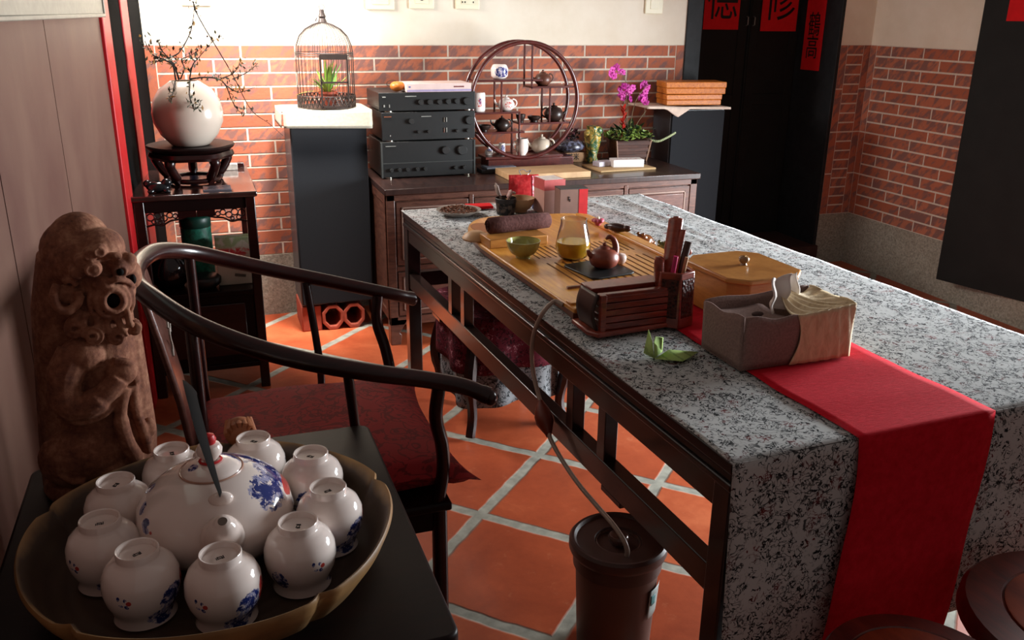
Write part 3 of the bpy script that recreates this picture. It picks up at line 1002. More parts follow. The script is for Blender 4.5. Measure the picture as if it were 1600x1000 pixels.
# ---- round stools at the near end
def stool(loc, r, h, label, inset):
    o = thing('round_stool', label, 'stool', loc, 0, 'round red wooden stools at the near end of the tea table')
    p = [(r * 0.80, h - 0.07), (r * 0.93, h - 0.06), (r, h - 0.035), (r * 0.99, h - 0.012), (r * 0.95, h), (inset + 0.006, h), (inset + 0.003, h - 0.003), (0.0, h - 0.003)]
    MB().lathe(p, 48, cap=True).build('seat', M['stool_wood'], o, smooth=35)
    MB().lathe([(0, h - 0.003), (inset, h - 0.003), (inset, h + 0.001), (inset - 0.004, h + 0.002), (0, h + 0.002)], 48, cap=False).build('seat_inlay', wood('stool_inlay', '#5a1f10', '#8a3a1c', 0.3, (6, 2, 3), coat=0.4), o)
    for k in range(5):
        a = 2 * PI * k / 5 + 0.3
        pts = [(r * 0.78 * math.cos(a), r * 0.78 * math.sin(a), h - 0.06), (r * 0.98 * math.cos(a), r * 0.98 * math.sin(a), h * 0.6), (r * 0.95 * math.cos(a), r * 0.95 * math.sin(a), h * 0.3), (r * 0.75 * math.cos(a), r * 0.75 * math.sin(a), 0.03)]
        MB().tube(spline(pts, 5), 0.018, 8).build('leg', M['stool_wood'], o)
    MB().lathe([(r * 0.70, 0.0), (r * 0.82, 0.0), (r * 0.82, 0.03), (r * 0.70, 0.03), (r * 0.70, 0.0)], 40, cap=False).build('base_ring', M['stool_wood'], o)
    return o
stool((1.118, 0.945, 0), 0.176, 0.455, 'round red wooden stool in front of the hanging red runner', 0.125)
stool((1.548, 0.948, 0), 0.248, 0.46, 'large round dark wooden stool in the near right corner', 0.165)

# ---- draped stool beneath the table
ds = thing('draped_stool', 'low curved leg stool draped in red and grey printed cloth under the tea table', 'stool', (1.06, 3.13, 0), R(4))
MB().box(-0.20, 0.20, -0.20, 0.20, 0.40, 0.47).build('seat', M['rosewood_h'], ds, bevel=0.02)
for sx_ in (-1, 1):
    for sy_ in (-1, 1):
        pts = [(sx_ * 0.17, sy_ * 0.17, 0.41), (sx_ * 0.20, sy_ * 0.20, 0.25), (sx_ * 0.185, sy_ * 0.185, 0.10), (sx_ * 0.20, sy_ * 0.20, 0.012)]
        MB().tube(spline(pts, 5), [0.025] * 8 + [0.02] * 12, 8).build('leg', M['rosewood'], ds)
def skirt(z0, z1, r0, amp, ph):
    def fn(i, j):
        a = 2 * PI * i
        q = (abs(math.cos(a)) ** 4 + abs(math.sin(a)) ** 4) ** -0.25
        r = (r0 + amp * j * math.sin(9 * a + ph)) * q
        return (r * math.cos(a), r * math.sin(a), z0 + (z1 - z0) * j + 0.012 * j * math.sin(3 * a))
    return fn
mb = MB().grid(skirt(0.475, 0.125, 0.215, 0.012, 0.0), 96, 14)
o = mb.build('stool_skirt', M['cloth_grey'], smooth=180, loc=(1.06, 3.13, 0), rz=R(4), solid=0.002)
tag(o, 'grey printed cloth hanging around the low stool under the table', 'cloth')
mb = MB().grid(skirt(0.49, 0.27, 0.230, 0.010, 1.0), 96, 10)
mb.grid(lambda i, j: tuple((p := skirt(0.49, 0.49, 0.230 * j + 0.0001, 0.0, 0)(i, 0))), 96, 6)
o = mb.build('stool_throw', M['cloth_red'], smooth=180, loc=(1.06, 3.13, 0), rz=R(4), solid=0.002)
tag(o, 'dark red printed throw over the top of the low stool under the table', 'cloth')

# ================================================================ NEAR LEFT: bowl, cups, teapot, statue
t = NT('stoneware_bowl', 0.45, 0.4)
v = t.coord()
sxyz = t.sep(v)
rr = t.math('SQRT', t.math('ADD', t.math('POWER', sxyz[0], 2.0), t.math('POWER', sxyz[1], 2.0)))
ring = t.math('SINE', t.math('MULTIPLY', rr, 260.0))
n = t.noise(v, 14, 3)
inner = t.mix(t.math('MULTIPLY', ring, 0.25), C('#4f3b2d'), C('#6a523c'))
rimc = t.ramp(t.math('ADD', rr, t.math('MULTIPLY', t.math('SUBTRACT', n, 0.5), 0.02)), [(0.262, 0.0), (0.272, 1.0)])
t.base(t.mix(rimc, t.mix(n, inner, C('#3c3027')), C('#a07d52')))
t.bump(t.math('ADD', t.math('MULTIPLY', ring, 0.3), n), 0.25, 0.003)
M['stoneware'] = t.mat
BC = Vector((-0.035, 1.262, 0.72))
def petal(a, r, z):
    k = max(0.0, (r - 0.16) / 0.11)
    return 1.0 - 0.040 * k * (abs(math.sin(2.5 * (a - 0.20))) < 0.16) * (1 - abs(math.sin(2.5 * (a - 0.20))) / 0.16) - 0.012 * k * math.cos(5 * (a - 0.20)) * -1
prof_out = [(0.0, 0.004), (0.10, 0.0), (0.13, 0.0), (0.20, 0.006), (0.242, 0.024), (0.265, 0.058), (0.275, 0.081), (0.272, 0.086)]
prof_in = [(0.272, 0.086), (0.267, 0.083), (0.254, 0.056), (0.237, 0.030), (0.21, 0.020), (0.10, 0.018), (0.0, 0.018)]
mb = MB().lathe(prof_out, 160, cap=False, wob=petal)
mb.mi = 1
mb.lathe(prof_in, 160, cap=False, wob=petal)
o = mb.build('serving_bowl', [plain('tan_stoneware', '#8a683f', 0.5, 0.35, var=0.25, scale=18), M['stoneware']], smooth=60, loc=BC)
tag(o, 'wide brown petal rimmed ceramic bowl holding the upturned cups and teapot', 'bowl')
mb = MB().lathe([(0.0, 0.0005), (0.125, 0.0008), (0.143, 0.0012)], 96, cap=False, wob=lambda a, r, z: 1 + (0.025 * math.sin(24 * a) if r > 0.16 else 0))
o = mb.build('lace_doily', lace, loc=(0.0, 1.213, 0.7205), solid=0.0008)
tag(o, 'white lace doily peeking from under the brown ceramic bowl', 'doily')

def porcelain(name, spots_blue, spots_red, scale, rb=0.3):
    t = NT(name, 0.12, 0.6)
    v = t.coord()
    n1 = t.noise(v, scale, 5, 0.75, 0.4)
    n2 = t.noise(v, scale * 1.9, 4, 0.7, 0.3)
    base = C('#efe0d8')
    b = None
    for c, r in spots_blue:
        s_ = t.spot(v, c, tuple(q * 1.15 for q in (r if isinstance(r, tuple) else (r, r, r))), 0.40)
        b = s_ if b is None else t.math('MAXIMUM', b, s_)
    blue = t.ramp(t.math('MULTIPLY', t.math('ADD', n1, 0.05), b), [(0.52, 0.0), (0.56, 1.0)])
    blue2 = t.ramp(t.math('MULTIPLY', t.math('ADD', n2, 0.10), b), [(0.52, 0.0), (0.58, 0.8)])
    c1 = t.mix(blue2, base, C('#7f86b8'))
    c1 = t.mix(blue, c1, C('#23306e'))
    r_ = None
    for c, r in spots_red:
        s_ = t.spot(v, c, r, 0.3)
        r_ = s_ if r_ is None else t.math('MAXIMUM', r_, s_)
    red = t.ramp(t.math('MULTIPLY', r_, t.math('ADD', n2, rb)), [(0.52, 0.0), (0.62, 0.95)])
    t.base(t.mix(red, c1, C('#c0281e')))
    t.b.inputs['Coat Weight'].default_value = 0.6
    t.b.inputs['Coat Roughness'].default_value = 0.05
    t.b.inputs['Subsurface Weight'].default_value = 0.0
    return t.mat
# cup: painted patch on one side, red streak beside it, small marks on the other
M['cup'] = porcelain('painted_porcelain_cup', [((0.022, -0.044, 0.036), (0.030, 0.030, 0.032)), ((0.008, -0.046, 0.016), (0.034, 0.025, 0.018)), ((-0.046, -0.026, 0.058), (0.012, 0.0028, 0.0045)), ((-0.0455, -0.029, 0.048), (0.012, 0.0040, 0.0030)), ((-0.041, -0.034, 0.0565), (0.012, 0.0024, 0.0040)), ((-0.040, -0.035, 0.046), (0.012, 0.0034, 0.0045)), ((-0.046, 0.026, 0.03), (0.02, 0.02, 0.026))],
                     [((0.044, -0.026, 0.044), (0.011, 0.016, 0.026)), ((-0.037, -0.039, 0.052), (0.0045, 0.006, 0.0045))], 85)
M['pot'] = porcelain('painted_porcelain_pot', [((0.072, -0.045, 0.104), (0.040, 0.045, 0.045)), ((0.085, 0.010, 0.110), (0.045, 0.055, 0.045)), ((0.035, 0.030, 0.140), (0.05, 0.035, 0.02)), ((-0.096, -0.050, 0.085), (0.012, 0.018, 0.016)), ((-0.100, -0.022, 0.098), (0.012, 0.014, 0.016)), ((-0.090, 0.01, 0.112), (0.014, 0.014, 0.016)), ((-0.072, 0.04, 0.122), (0.014, 0.014, 0.014)), ((-0.025, -0.01, 0.146), (0.012, 0.012, 0.012))],
                     [((0.107, 0.000, 0.092), (0.014, 0.040, 0.016)), ((-0.086, -0.064, 0.082), (0.010, 0.009, 0.010))], 48)
M['white_glaze'] = plain('white_glaze', '#e6d5cc', 0.12, 0.6, var=0.02)
cup_prof = [(0.0, 0.010), (0.034, 0.010), (0.039, 0.0), (0.0425, 0.0), (0.0405, 0.008), (0.0415, 0.015), (0.045, 0.022), (0.0500, 0.034), (0.0525, 0.050), (0.0510, 0.066), (0.0450, 0.080), (0.0350, 0.089), (0.0295, 0.092),
            (0.0285, 0.094), (0.0290, 0.103), (0.0280, 0.1045), (0.0260, 0.1035), (0.0245, 0.096), (0.0, 0.0955)]
def make_cup():
    o = thing('tea_cup', 'x', 'cup', (0, 0, 0), 0, 'upturned cups around the teapot')
    MB().lathe(cup_prof, 48, cap=False).build('body', M['cup'], o, smooth=50)
    mb = MB()
    for (a, b, w, h) in ((-0.004, 0.0, 0.0012, 0.007), (-0.001, 0.002, 0.005, 0.0012), (0.0, -0.002, 0.006, 0.0012), (0.004, 0.0, 0.0012, 0.007), (0.002, -0.001, 0.0012, 0.006), (-0.006, -0.001, 0.0012, 0.005)):
        mb.cbox((a, b, 0.0958), (w, h, 0.0006))
    mb.build('base_mark', M['ink'], o)
    return o
cups = [(-0.094, 1.450, 100, 'plain looking upturned cup at the back left, closest to the front of the stone figure'),
        (0.040, 1.452, 140, 'plain looking upturned cup farthest back in the bowl, next to the orange shell'),
        (0.128, 1.365, -40, 'upturned cup at the back right, behind the cup with the long red streak'),
        (-0.176, 1.366, 60, 'upturned cup between the left edge cup and the cup by the stone figure'),
        (0.139, 1.242, 22, 'upturned cup at the right edge of the bowl with long red streak and blue painting'),
        (-0.190, 1.252, 5, 'upturned cup at the left edge of the bowl with blue trees low on its front'),
        (0.083, 1.155, 75, 'upturned cup at the front right with small blue marks and one red dot'),
        (-0.135, 1.153, 28, 'upturned cup at the front left with blue painting on its right side'),
        (-0.027, 1.108, 15, 'upturned cup nearest the camera, directly in front of the teapot spout')]
cup0 = make_cup()
for i, (x, y, rz, lab) in enumerate(cups):
    c = cup0 if i == 0 else copy_tree(cup0)
    c.location = (x, y, 0.7425)
    c.rotation_euler = (0, 0, R(rz))
    c['label'] = lab
# teapot
tp = thing('porcelain_teapot', 'large white porcelain teapot painted blue and red in the middle of the cups', 'teapot', (-0.030, 1.292, 0.742), R(0))
pot_prof = [(0.0, 0.0), (0.060, 0.0), (0.092, 0.012), (0.112, 0.036), (0.1185, 0.062), (0.1135, 0.088), (0.098, 0.110), (0.074, 0.128), (0.052, 0.137), (0.045, 0.138)]
MB().lathe(pot_prof, 64, cap=False).build('body', M['pot'], tp, smooth=60)
lid = MB().lathe([(0.0455, 0.137), (0.0448, 0.1405), (0.038, 0.146), (0.026, 0.151), (0.012, 0.153), (0.0, 0.153)], 48, cap=False).build('lid', M['pot'], tp, smooth=60)
MB().lathe([(0.009, 0.152), (0.011, 0.157), (0.0185, 0.166), (0.0195, 0.173), (0.016, 0.180), (0.009, 0.183), (0.0, 0.184)], 28, cap=False).build('knob', M['white_glaze'], lid)
MB().lathe([(0.010, 0.182), (0.012, 0.189), (0.009, 0.196), (0.0, 0.199)], 16).build('knob_tip', M['red_trim'], lid)
mb = MB().lathe([(0.015, 0.1515), (0.0180, 0.1540), (0.0155, 0.1565)], 28, cap=False); mb.build('red_band', M['red_trim'], lid)
mb = MB().lathe([(0.0460, 0.1378), (0.0482, 0.1388), (0.0472, 0.1405), (0.0450, 0.1398)], 64, cap=False); mb.build('lid_line', plain('gilt_line', '#b58a76', 0.3), tp)
# spout towards the camera
pts = spline([(0.006, -0.098, 0.072), (0.008, -0.122, 0.094), (0.010, -0.134, 0.114), (0.010, -0.139, 0.125)], 5)
mb = MB().tube(pts, [0.034, 0.033, 0.032, 0.031, 0.030, 0.029, 0.0275, 0.026, 0.024, 0.022, 0.020, 0.018, 0.0155, 0.0135, 0.0115, 0.0100], 24)
spt = mb.build('spout', M['white_glaze'], tp, smooth=60)
MB().tube([pts[-1], Vector(pts[-1]) + Vector((0, -0.0006, 0.0015))], 0.0066, 16).build('spout_hole', plain('spout_hole', '#6d5f56', 0.6), spt)
for sgn in (-1, 1):
    mb = MB()
    mb.ball((0.010 * -sgn, sgn * 0.076, 0.126), (0.018, 0.011, 0.011), 16, 10)
    mb.build('handle_lug', M['white_glaze'], tp)
arch = spline([(0.012, -0.080, 0.128), (0.004, -0.076, 0.170), (-0.006, -0.060, 0.222), (-0.015, -0.020, 0.266), (-0.018, 0.020, 0.270), (-0.016, 0.058, 0.238), (-0.012, 0.078, 0.18), (-0.012, 0.078, 0.128)], 6)
wd = []
for i in range(len(arch)):
    k = i / (len(arch) - 1)
    wd.append(0.0045 + 0.0105 * min(1, min(k, 1 - k) * 3.2))
MB().tube(arch, wd, 8, flat=0.18, up=None).build('handle', M['leather'], tp, smooth=50)
# orange shell behind the far cup
mb = MB()
mb.ball((0, 0, 0.022), (0.028, 0.022, 0.028), 16, 12)
for k in range(7):
    a = -1.2 + 0.4 * k
    mb.tube([(0, -0.004, 0.0), (0.026 * math.sin(a), -0.018, 0.022 + 0.026 * math.cos(a)), (0.022 * math.sin(a), 0.004, 0.045)], [0.002, 0.005, 0.003], 6)
o = mb.build('clay_shell', plain('clay_shell', '#a5633e', 0.55, var=0.2), loc=(0.02, 1.522, 0.806 + 0.0), smooth=60)
tag(o, 'small ribbed orange clay shell resting on the back rim of the bowl', 'ornament')

# ---- carved stone guardian figure (local: x towards the room, y away from the camera)
fg = thing('guardian_statue', 'carved brown stone guardian lion figure with open mouth on the side table', 'statue', (-0.225, 1.600, 0.72), R(0))
t = NT('weathered_stone', 0.85, 0.25)
v = t.coord()
n = t.noise(v, 26, 5, 0.65); n2 = t.noise(v, 120, 3, 0.6)
k = t.math('ADD', t.math('MULTIPLY', n, 0.7), t.math('MULTIPLY', n2, 0.3))
t.base(t.ramp(k, [(0.30, C('#4c2a24')), (0.5, C('#80523e')), (0.70, C('#a87a60'))]))
t.bump(k, 0.5, 0.005)
M['stone'] = t.mat
# outline measured on the figure, turned into local metres (the figure leans very slightly)
def SQ(px, py): return (0.00098 * px - 0.000152 * py - 0.0370, -0.00013 * px - 0.00116 * py + 0.9325)
mb = MB()
def P3(px, py, y):
    x, z = SQ(px, py)
    return (x, y, z)
def blob(px, py, y, rx, ry=None, rz=None):
    mb.ball(P3(px, py, y), (rx, ry or rx, rz or rx), 20, 14)
def rope(pts, r, n=8): mb.tube(spline([P3(*q) for q in pts], 5), r, n)
def ring(px, py, y, r, th_, sx=1.0):
    x, z = SQ(px, py)
    mb.tube([(x + r * sx * math.cos(k * PI / 10), y + 0.25 * r * math.cos(k * PI / 10), z + r * math.sin(k * PI / 10)) for k in range(20)], th_, 8, closed=True)
# back slab and trunk
mb.tube([P3(112, 790, 0.03), P3(108, 700, 0.03), P3(104, 600, 0.03), P3(100, 500, 0.03), P3(108, 430, 0.025), P3(124, 400, 0.02)], [0.058, 0.060, 0.060, 0.060, 0.058, 0.042], 24)
mb.tube([P3(158, 790, 0.0), P3(158, 690, 0.0), P3(156, 600, 0.0), P3(152, 520, 0.0), P3(148, 460, 0.0)], [0.074, 0.074, 0.062, 0.056, 0.05], 24)
mb.tube([P3(200, 790, 0.015), P3(200, 700, 0.015), P3(190, 600, 0.015), P3(180, 520, 0.01)], [0.050, 0.048, 0.040, 0.036], 20)
mb.lathe([(0.090, 0.0), (0.094, 0.012), (0.088, 0.030)], 32, cx=P3(154, 790, 0)[0], cy=0.005, sy=0.9)
# skull and face masses
blob(124, 420, 0.0, 0.058, 0.056, 0.054); blob(150, 400, -0.008, 0.042, 0.048, 0.034)
blob(150, 445, -0.012, 0.044, 0.046, 0.044); blob(176, 462, -0.016, 0.034, 0.038, 0.034); blob(165, 486, -0.012, 0.040, 0.042, 0.024)
blob(184, 420, -0.022, 0.026, 0.034, 0.022); blob(199, 412, -0.030, 0.013, 0.017, 0.013); blob(205, 438, -0.006, 0.014, 0.026, 0.024)
blob(160, 442, -0.056, 0.017, 0.010, 0.014)
# forehead curls, brow and eye
for (px, py, r) in ((122, 426, 0.0135), (129, 410, 0.0135), (142, 399, 0.0130), (156, 394, 0.012)):
    blob(px, py, -0.057, r); ring(px, py, -0.068, r * 0.62, 0.0022)
blob(146, 419, -0.062, 0.0145); ring(146, 419, -0.0735, 0.0095, 0.0030)
blob(118, 398, 0.02, 0.050); blob(112, 412, 0.015, 0.056)
rope([(165, 404, -0.052), (176, 400, -0.056), (188, 402, -0.052)], 0.006)
# nostril wing, upper lip folds, open mouth with thick lips
ring(186, 424, -0.054, 0.009, 0.0035)
rope([(170, 438, -0.060), (184, 434, -0.060), (198, 440, -0.046), (206, 452, -0.030)], 0.0055)
ring(177, 466, -0.060, 0.0185, 0.0060, 0.82); ring(175, 468, -0.054, 0.0290, 0.0050, 0.86); ring(173, 470, -0.046, 0.0385, 0.0045, 0.86)
# ear
rope([(92, 446, -0.056), (88, 462, -0.066), (96, 478, -0.070), (112, 480, -0.068), (124, 468, -0.060), (122, 454, -0.056)], 0.0080)
rope([(100, 442, -0.054), (112, 438, -0.056), (122, 446, -0.056)], 0.006)
blob(106, 462, -0.048, 0.020, 0.014, 0.018)
# beard: hanging locks ending in spiral curls
def curl(px, py, y, r, sgn=1):
    x, z = SQ(px, py)
    mb.ball((x, y + 0.010, z), (r, 0.012, r), 16, 10)
    mb.tube([(x + sgn * r * (1 - k / 34) * math.cos(k * 0.42), y - 0.004 - 0.004 * k / 30, z + r * (1 - k / 34) * math.sin(k * 0.42)) for k in range(30)], 0.0034, 6)
curl(118, 510, -0.058, 0.0185); curl(147, 519, -0.062, 0.0180, -1); curl(183, 522, -0.054, 0.0165); curl(209, 515, -0.034, 0.0125, -1)
for (a, b) in (((122, 488), (112, 500)), ((134, 492), (130, 508)), ((150, 496), (158, 510)), ((166, 500), (170, 516)), ((182, 498), (196, 512)), ((198, 490), (206, 504))):
    rope([(a[0], a[1] - 6, -0.050), ((a[0] + b[0]) / 2, (a[1] + b[1]) / 2, -0.060), (b[0], b[1], -0.056)], 0.0062)
# shoulder, folded fore-arm and clawed paw
blob(128, 552, -0.052, 0.037, 0.030, 0.031)
rope([(118, 548, -0.050), (102, 584, -0.062), (108, 620, -0.070), (136, 624, -0.074), (166, 604, -0.070), (186, 584, -0.062)], [0.030] * 6 + [0.027] * 7 + [0.024] * 6 + [0.020] * 8, 14)
blob(190, 576, -0.056, 0.025, 0.020, 0.025)
for k in range(4):
    rope([(178 + 5 * k, 558 + 8 * k, -0.064 + 0.004 * k), (200 + 3 * k, 560 + 9 * k, -0.062 + 0.006 * k), (210 + k, 574 + 9 * k, -0.050 + 0.006 * k)], 0.0082)
# crease over the belly, ribbon falling from the paw, haunch and foot
rope([(92, 640, -0.068), (126, 648, -0.080), (166, 636, -0.078), (188, 614, -0.066)], 0.0055)
rope([(196, 600, -0.060), (190, 640, -0.070), (200, 680, -0.074), (218, 716, -0.066), (226, 750, -0.052)], [0.011] * 6 + [0.0135] * 9 + [0.011] * 8, 10)
rope([(208, 602, -0.046), (214, 640, -0.052), (228, 680, -0.044), (236, 716, -0.034)], 0.0095)
blob(132, 716, -0.046, 0.076, 0.046, 0.060); blob(176, 736, -0.056, 0.038, 0.034, 0.036); blob(236, 676, -0.030, 0.012, 0.016, 0.018)
rope([(70, 690, -0.05), (84, 720, -0.072), (110, 738, -0.086), (136, 740, -0.090)], 0.006)
bd = mb.build('body', M['stone'], fg, smooth=180, remesh=0.0021)
bd.modifiers['relax'].iterations = 2
MB().ball(P3(177, 466, -0.050), (0.0150, 0.0115, 0.0175), 18, 12).build('mouth_opening', M['dark_gap'], fg)
MB().ball(P3(187, 424, -0.0555), (0.0058, 0.005, 0.0062), 12, 8).build('nostril', M['dark_gap'], fg)
MB().ball(P3(206, 440, -0.0305), (0.0050, 0.006, 0.0090), 12, 8).build('nostril', M['dark_gap'], fg)

# ================================================================ BUCKET AND DRAIN TUBE
bk = thing('waste_bucket', 'brown plastic waste water bucket with lid under the edge of the tea table', 'bucket', (0.890, 1.690, 0))
bk.scale = (1.06, 1.06, 1.0)
bplast = plain('brown_plastic', '#4b312b', 0.42, 0.45, var=0.06)
bplast2 = plain('brown_plastic_body', '#5e3f34', 0.5, 0.4, var=0.08, scale=8)
MB().lathe([(0.0, 0.004), (0.082, 0.0), (0.088, 0.01), (0.100, 0.290), (0.097, 0.290), (0.085, 0.012), (0.0, 0.012)], 56, cap=False).build('body', bplast2, bk, smooth=50)
lidb = MB().lathe([(0.100, 0.155), (0.1045, 0.157), (0.1055, 0.190), (0.113, 0.197), (0.116, 0.206), (0.1155, 0.222), (0.110, 0.229), (0.104, 0.228), (0.098, 0.221), (0.056, 0.221), (0.053, 0.212), (0.030, 0.210), (0.0, 0.210)], 64, cap=False).build('lid', bplast, bk, smooth=35)
lidb.location.z = 0.095
clearp = plain('glossy_brown_knob', '#5d4038', 0.12, 0.6)
MB().lathe([(0.016, 0.209), (0.020, 0.216), (0.024, 0.226), (0.024, 0.232), (0.021, 0.236), (0.014, 0.232), (0.0, 0.231)], 32, cap=False).build('knob', clearp, lidb, smooth=60)
MB().lathe([(0.050, 0.212), (0.053, 0.217), (0.050, 0.218)], 40, cap=False).build('inner_rim', clearp, lidb)
mb = MB()
a0, a1 = R(-66), R(-36)
mb.grid(lambda i, j: ((0.0935 + 0.0075 * (0.06 + 0.085 * j) / 0.13 + 0.0005) * math.cos(a0 + (a1 - a0) * i), (0.0935 + 0.0075 * (0.06 + 0.085 * j) / 0.13 + 0.0005) * math.sin(a0 + (a1 - a0) * i), 0.06 + 0.085 * j), 10, 4)
lb = mb.build('label_sticker', plain('white_sticker', '#a8b4b0', 0.5, var=0.1), bk, solid=0.0006)
lb.location.z = 0.075
mb = MB()
mb.grid(lambda i, j: (0.1022 * math.cos(a0 + (a1 - a0) * (0.1 + 0.35 * i)), 0.1022 * math.sin(a0 + (a1 - a0) * (0.1 + 0.35 * i)), 0.10 + 0.028 * j), 6, 3)
mb.build('label_picture', plain('teal_print', '#3f8a8c', 0.5), lb, solid=0.0005)
# drain tube with hand bulb
def SP(v, z, off=-0.02): return TO + TU * off + TV * v + Vector((0, 0, z))
tb_pts = [SP(0.866, 0.800, 0.054), SP(0.886, 0.806, 0.040), SP(0.884, 0.797, 0.020), SP(0.881, 0.777, 0.0), SP(0.896, 0.727, -0.015), SP(0.904, 0.668, -0.02), SP(0.892, 0.605, -0.02), SP(0.858, 0.557, -0.02), SP(0.834, 0.532, -0.02)]
tb2 = [SP(0.776, 0.466, -0.02), SP(0.756, 0.451, -0.02), SP(0.690, 0.421, -0.015), SP(0.602, 0.398, -0.01), SP(0.511, 0.380, 0.0), SP(0.441, 0.371, 0.005), SP(0.396, 0.354, 0.010), SP(0.384, 0.332, 0.015), SP(0.384, 0.316, 0.015)]
dt = thing('drain_tube', 'pale drain tube with a red brown squeeze bulb hanging from tray to bucket', 'tube', tb_pts[0])
tubem = plain('pale_rubber_tube', '#9d8779', 0.35, 0.5, var=0.06)
def rel(ps): return [Vector(p) - tb_pts[0] for p in ps]
MB().tube(spline(rel(tb_pts), 8), 0.0062, 12).build('hose', tubem, dt, smooth=60)
bp = rel([SP(0.838, 0.540, -0.02), SP(0.834, 0.532, -0.02), SP(0.828, 0.521, -0.02), SP(0.817, 0.503, -0.02), SP(0.803, 0.487, -0.02), SP(0.788, 0.473, -0.02), SP(0.779, 0.464, -0.02), SP(0.774, 0.456, -0.02)])
MB().tube(bp, [0.006, 0.010, 0.018, 0.025, 0.025, 0.016, 0.010, 0.007], 20).build('bulb', plain('red_brown_rubber', '#6e2a18', 0.4, 0.5, var=0.1), dt, smooth=60)
MB().tube(spline(rel(tb2), 8), 0.0062, 12).build('hose', tubem, dt, smooth=60)

# ================================================================ ON THE TEA TABLE
def TT_(name, label, cat, u, v, z=0.775, rz=0.0, group=None):
    return thing(name, label, cat, T(u, v, z), TH + rz, group)

# ---- bamboo tea tray
U0, V0_ = 0.055, 0.80
tr = TT_('tea_tray', 'long bamboo tea tray with slotted drain board on the tea table', 'tea tray', U0, V0_)
outl = spline([(0.0, 0.0), (0.0, 0.40), (0.0, 0.72), (0.012, 0.86), (0.045, 0.99), (0.10, 1.085), (0.17, 1.13), (0.28, 1.125), (0.42, 1.105), (0.515, 1.08), (0.545, 1.00), (0.548, 0.72), (0.544, 0.4), (0.535, 0.2), (0.515, 0.125), (0.37, 0.105), (0.352, 0.06), (0.35, 0.0)], 5)
poly = [(p.x, p.y) for p in outl]
def inset(poly, d):
    n = len(poly); out = []
    for i in range(n):
        a, b, c = Vector(poly[i - 1]), Vector(poly[i]), Vector(poly[(i + 1) % n])
        e = (c - a).normalized(); nrm = Vector((e.y, -e.x))
        out.append(tuple(b + nrm * d))
    return out
inn = inset(poly, 0.018)
MB().prism(inset(poly, 0.010), 0.0, 0.020).build('base', M['tray_side'], tr, bevel=0.003)
MB().prism(poly, 0.019, 0.034).build('board', M['bamboo'], tr, bevel=0.005, seg=3)
# raised right border and raised far cross piece
mb = MB().prism([(0.500, 0.18), (0.535, 0.18), (0.545, 0.72), (0.542, 1.0), (0.505, 1.04), (0.500, 0.72)], 0.033, 0.046); mb.build('border', M['bamboo'], tr, bevel=0.004)
mb = MB().prism([(0.005, 0.03), (0.345, 0.03), (0.345, 0.065), (0.005, 0.065)], 0.033, 0.040); mb.build('border', M['bamboo'], tr, bevel=0.003)
mb = MB().box(0.060, 0.50, 0.165, 0.178, 0.033, 0.041); mb.build('border', M['tray_side'], tr, bevel=0.002)
# drain slots: rows of narrow dark slits
mb = MB()
slot = plain('drain_slot', '#6b3d14', 0.6, 0.2)
for k in range(14):
    u = 0.115 + k * 0.0265
    mb.box(u, u + 0.0055, 0.20, 0.44, 0.0335, 0.0348)
for k in range(9):
    u = 0.115 + k * 0.020
    mb.box(u, u + 0.005, 0.50, 0.64, 0.0335, 0.0348)
for k in range(8):
    u = 0.32 + k * 0.020
    mb.box(u, u + 0.005, 0.50, 0.64, 0.0335, 0.0348)
mb.build('drain_slots', slot, tr)
# shallow well cut in the far end
mb = MB().prism(circle(0.10, 0.96, 0.06, 28, sx=0.8, sy=1.3), 0.0338, 0.0350); mb.build('well', plain('tray_well', '#8e4f1c', 0.5), tr)
TZ = 0.775 + 0.0345

# ---- wooden block, towel, small bowls
o = TT_('wooden_block', 'pale wooden block under the rolled brown towel on the tray', 'block', 0.155, 1.500, TZ)
o_ = MB().box(-0.10, 0.11, -0.05, 0.05, 0.0, 0.030).build('wooden_block', M['bamboo_box'], None, bevel=0.002)
bpy.data.objects.remove(o)
o_.location = T(0.165, 1.515, TZ); o_.rotation_euler = (0, 0, TH)
tag(o_, 'pale wooden block under the rolled brown towel on the tray', 'block')
tw = thing('rolled_towel', 'rolled dark mauve brown towel on the wooden block of the tray', 'towel', T(0.205, 1.555, TZ + 0.0305 + 0.028), TH + R(4))
towm = plain('mauve_towel', '#5a3b38', 0.95, 0.1, var=0.2, scale=120, bump=0.4)
mb = MB().tube([(-0.118, 0, 0), (-0.112, 0, 0), (-0.06, 0.001, 0.0), (0.0, 0, 0.001), (0.06, 0, 0.0), (0.112, 0, 0), (0.118, 0, 0)], [0.022, 0.028, 0.0285, 0.027, 0.0285, 0.027, 0.021], 24, up=(0, 0, 1))
mb.build('roll', towm, tw, smooth=60)
mb = MB()
mb.tube([(-0.119, 0.020 * (1 - k / 26) * math.cos(k * 0.55), 0.020 * (1 - k / 26) * math.sin(k * 0.55)) for k in range(24)], 0.0022, 6)
mb.build('end_fold', plain('towel_fold', '#3d2624', 0.95, 0.1), tw)

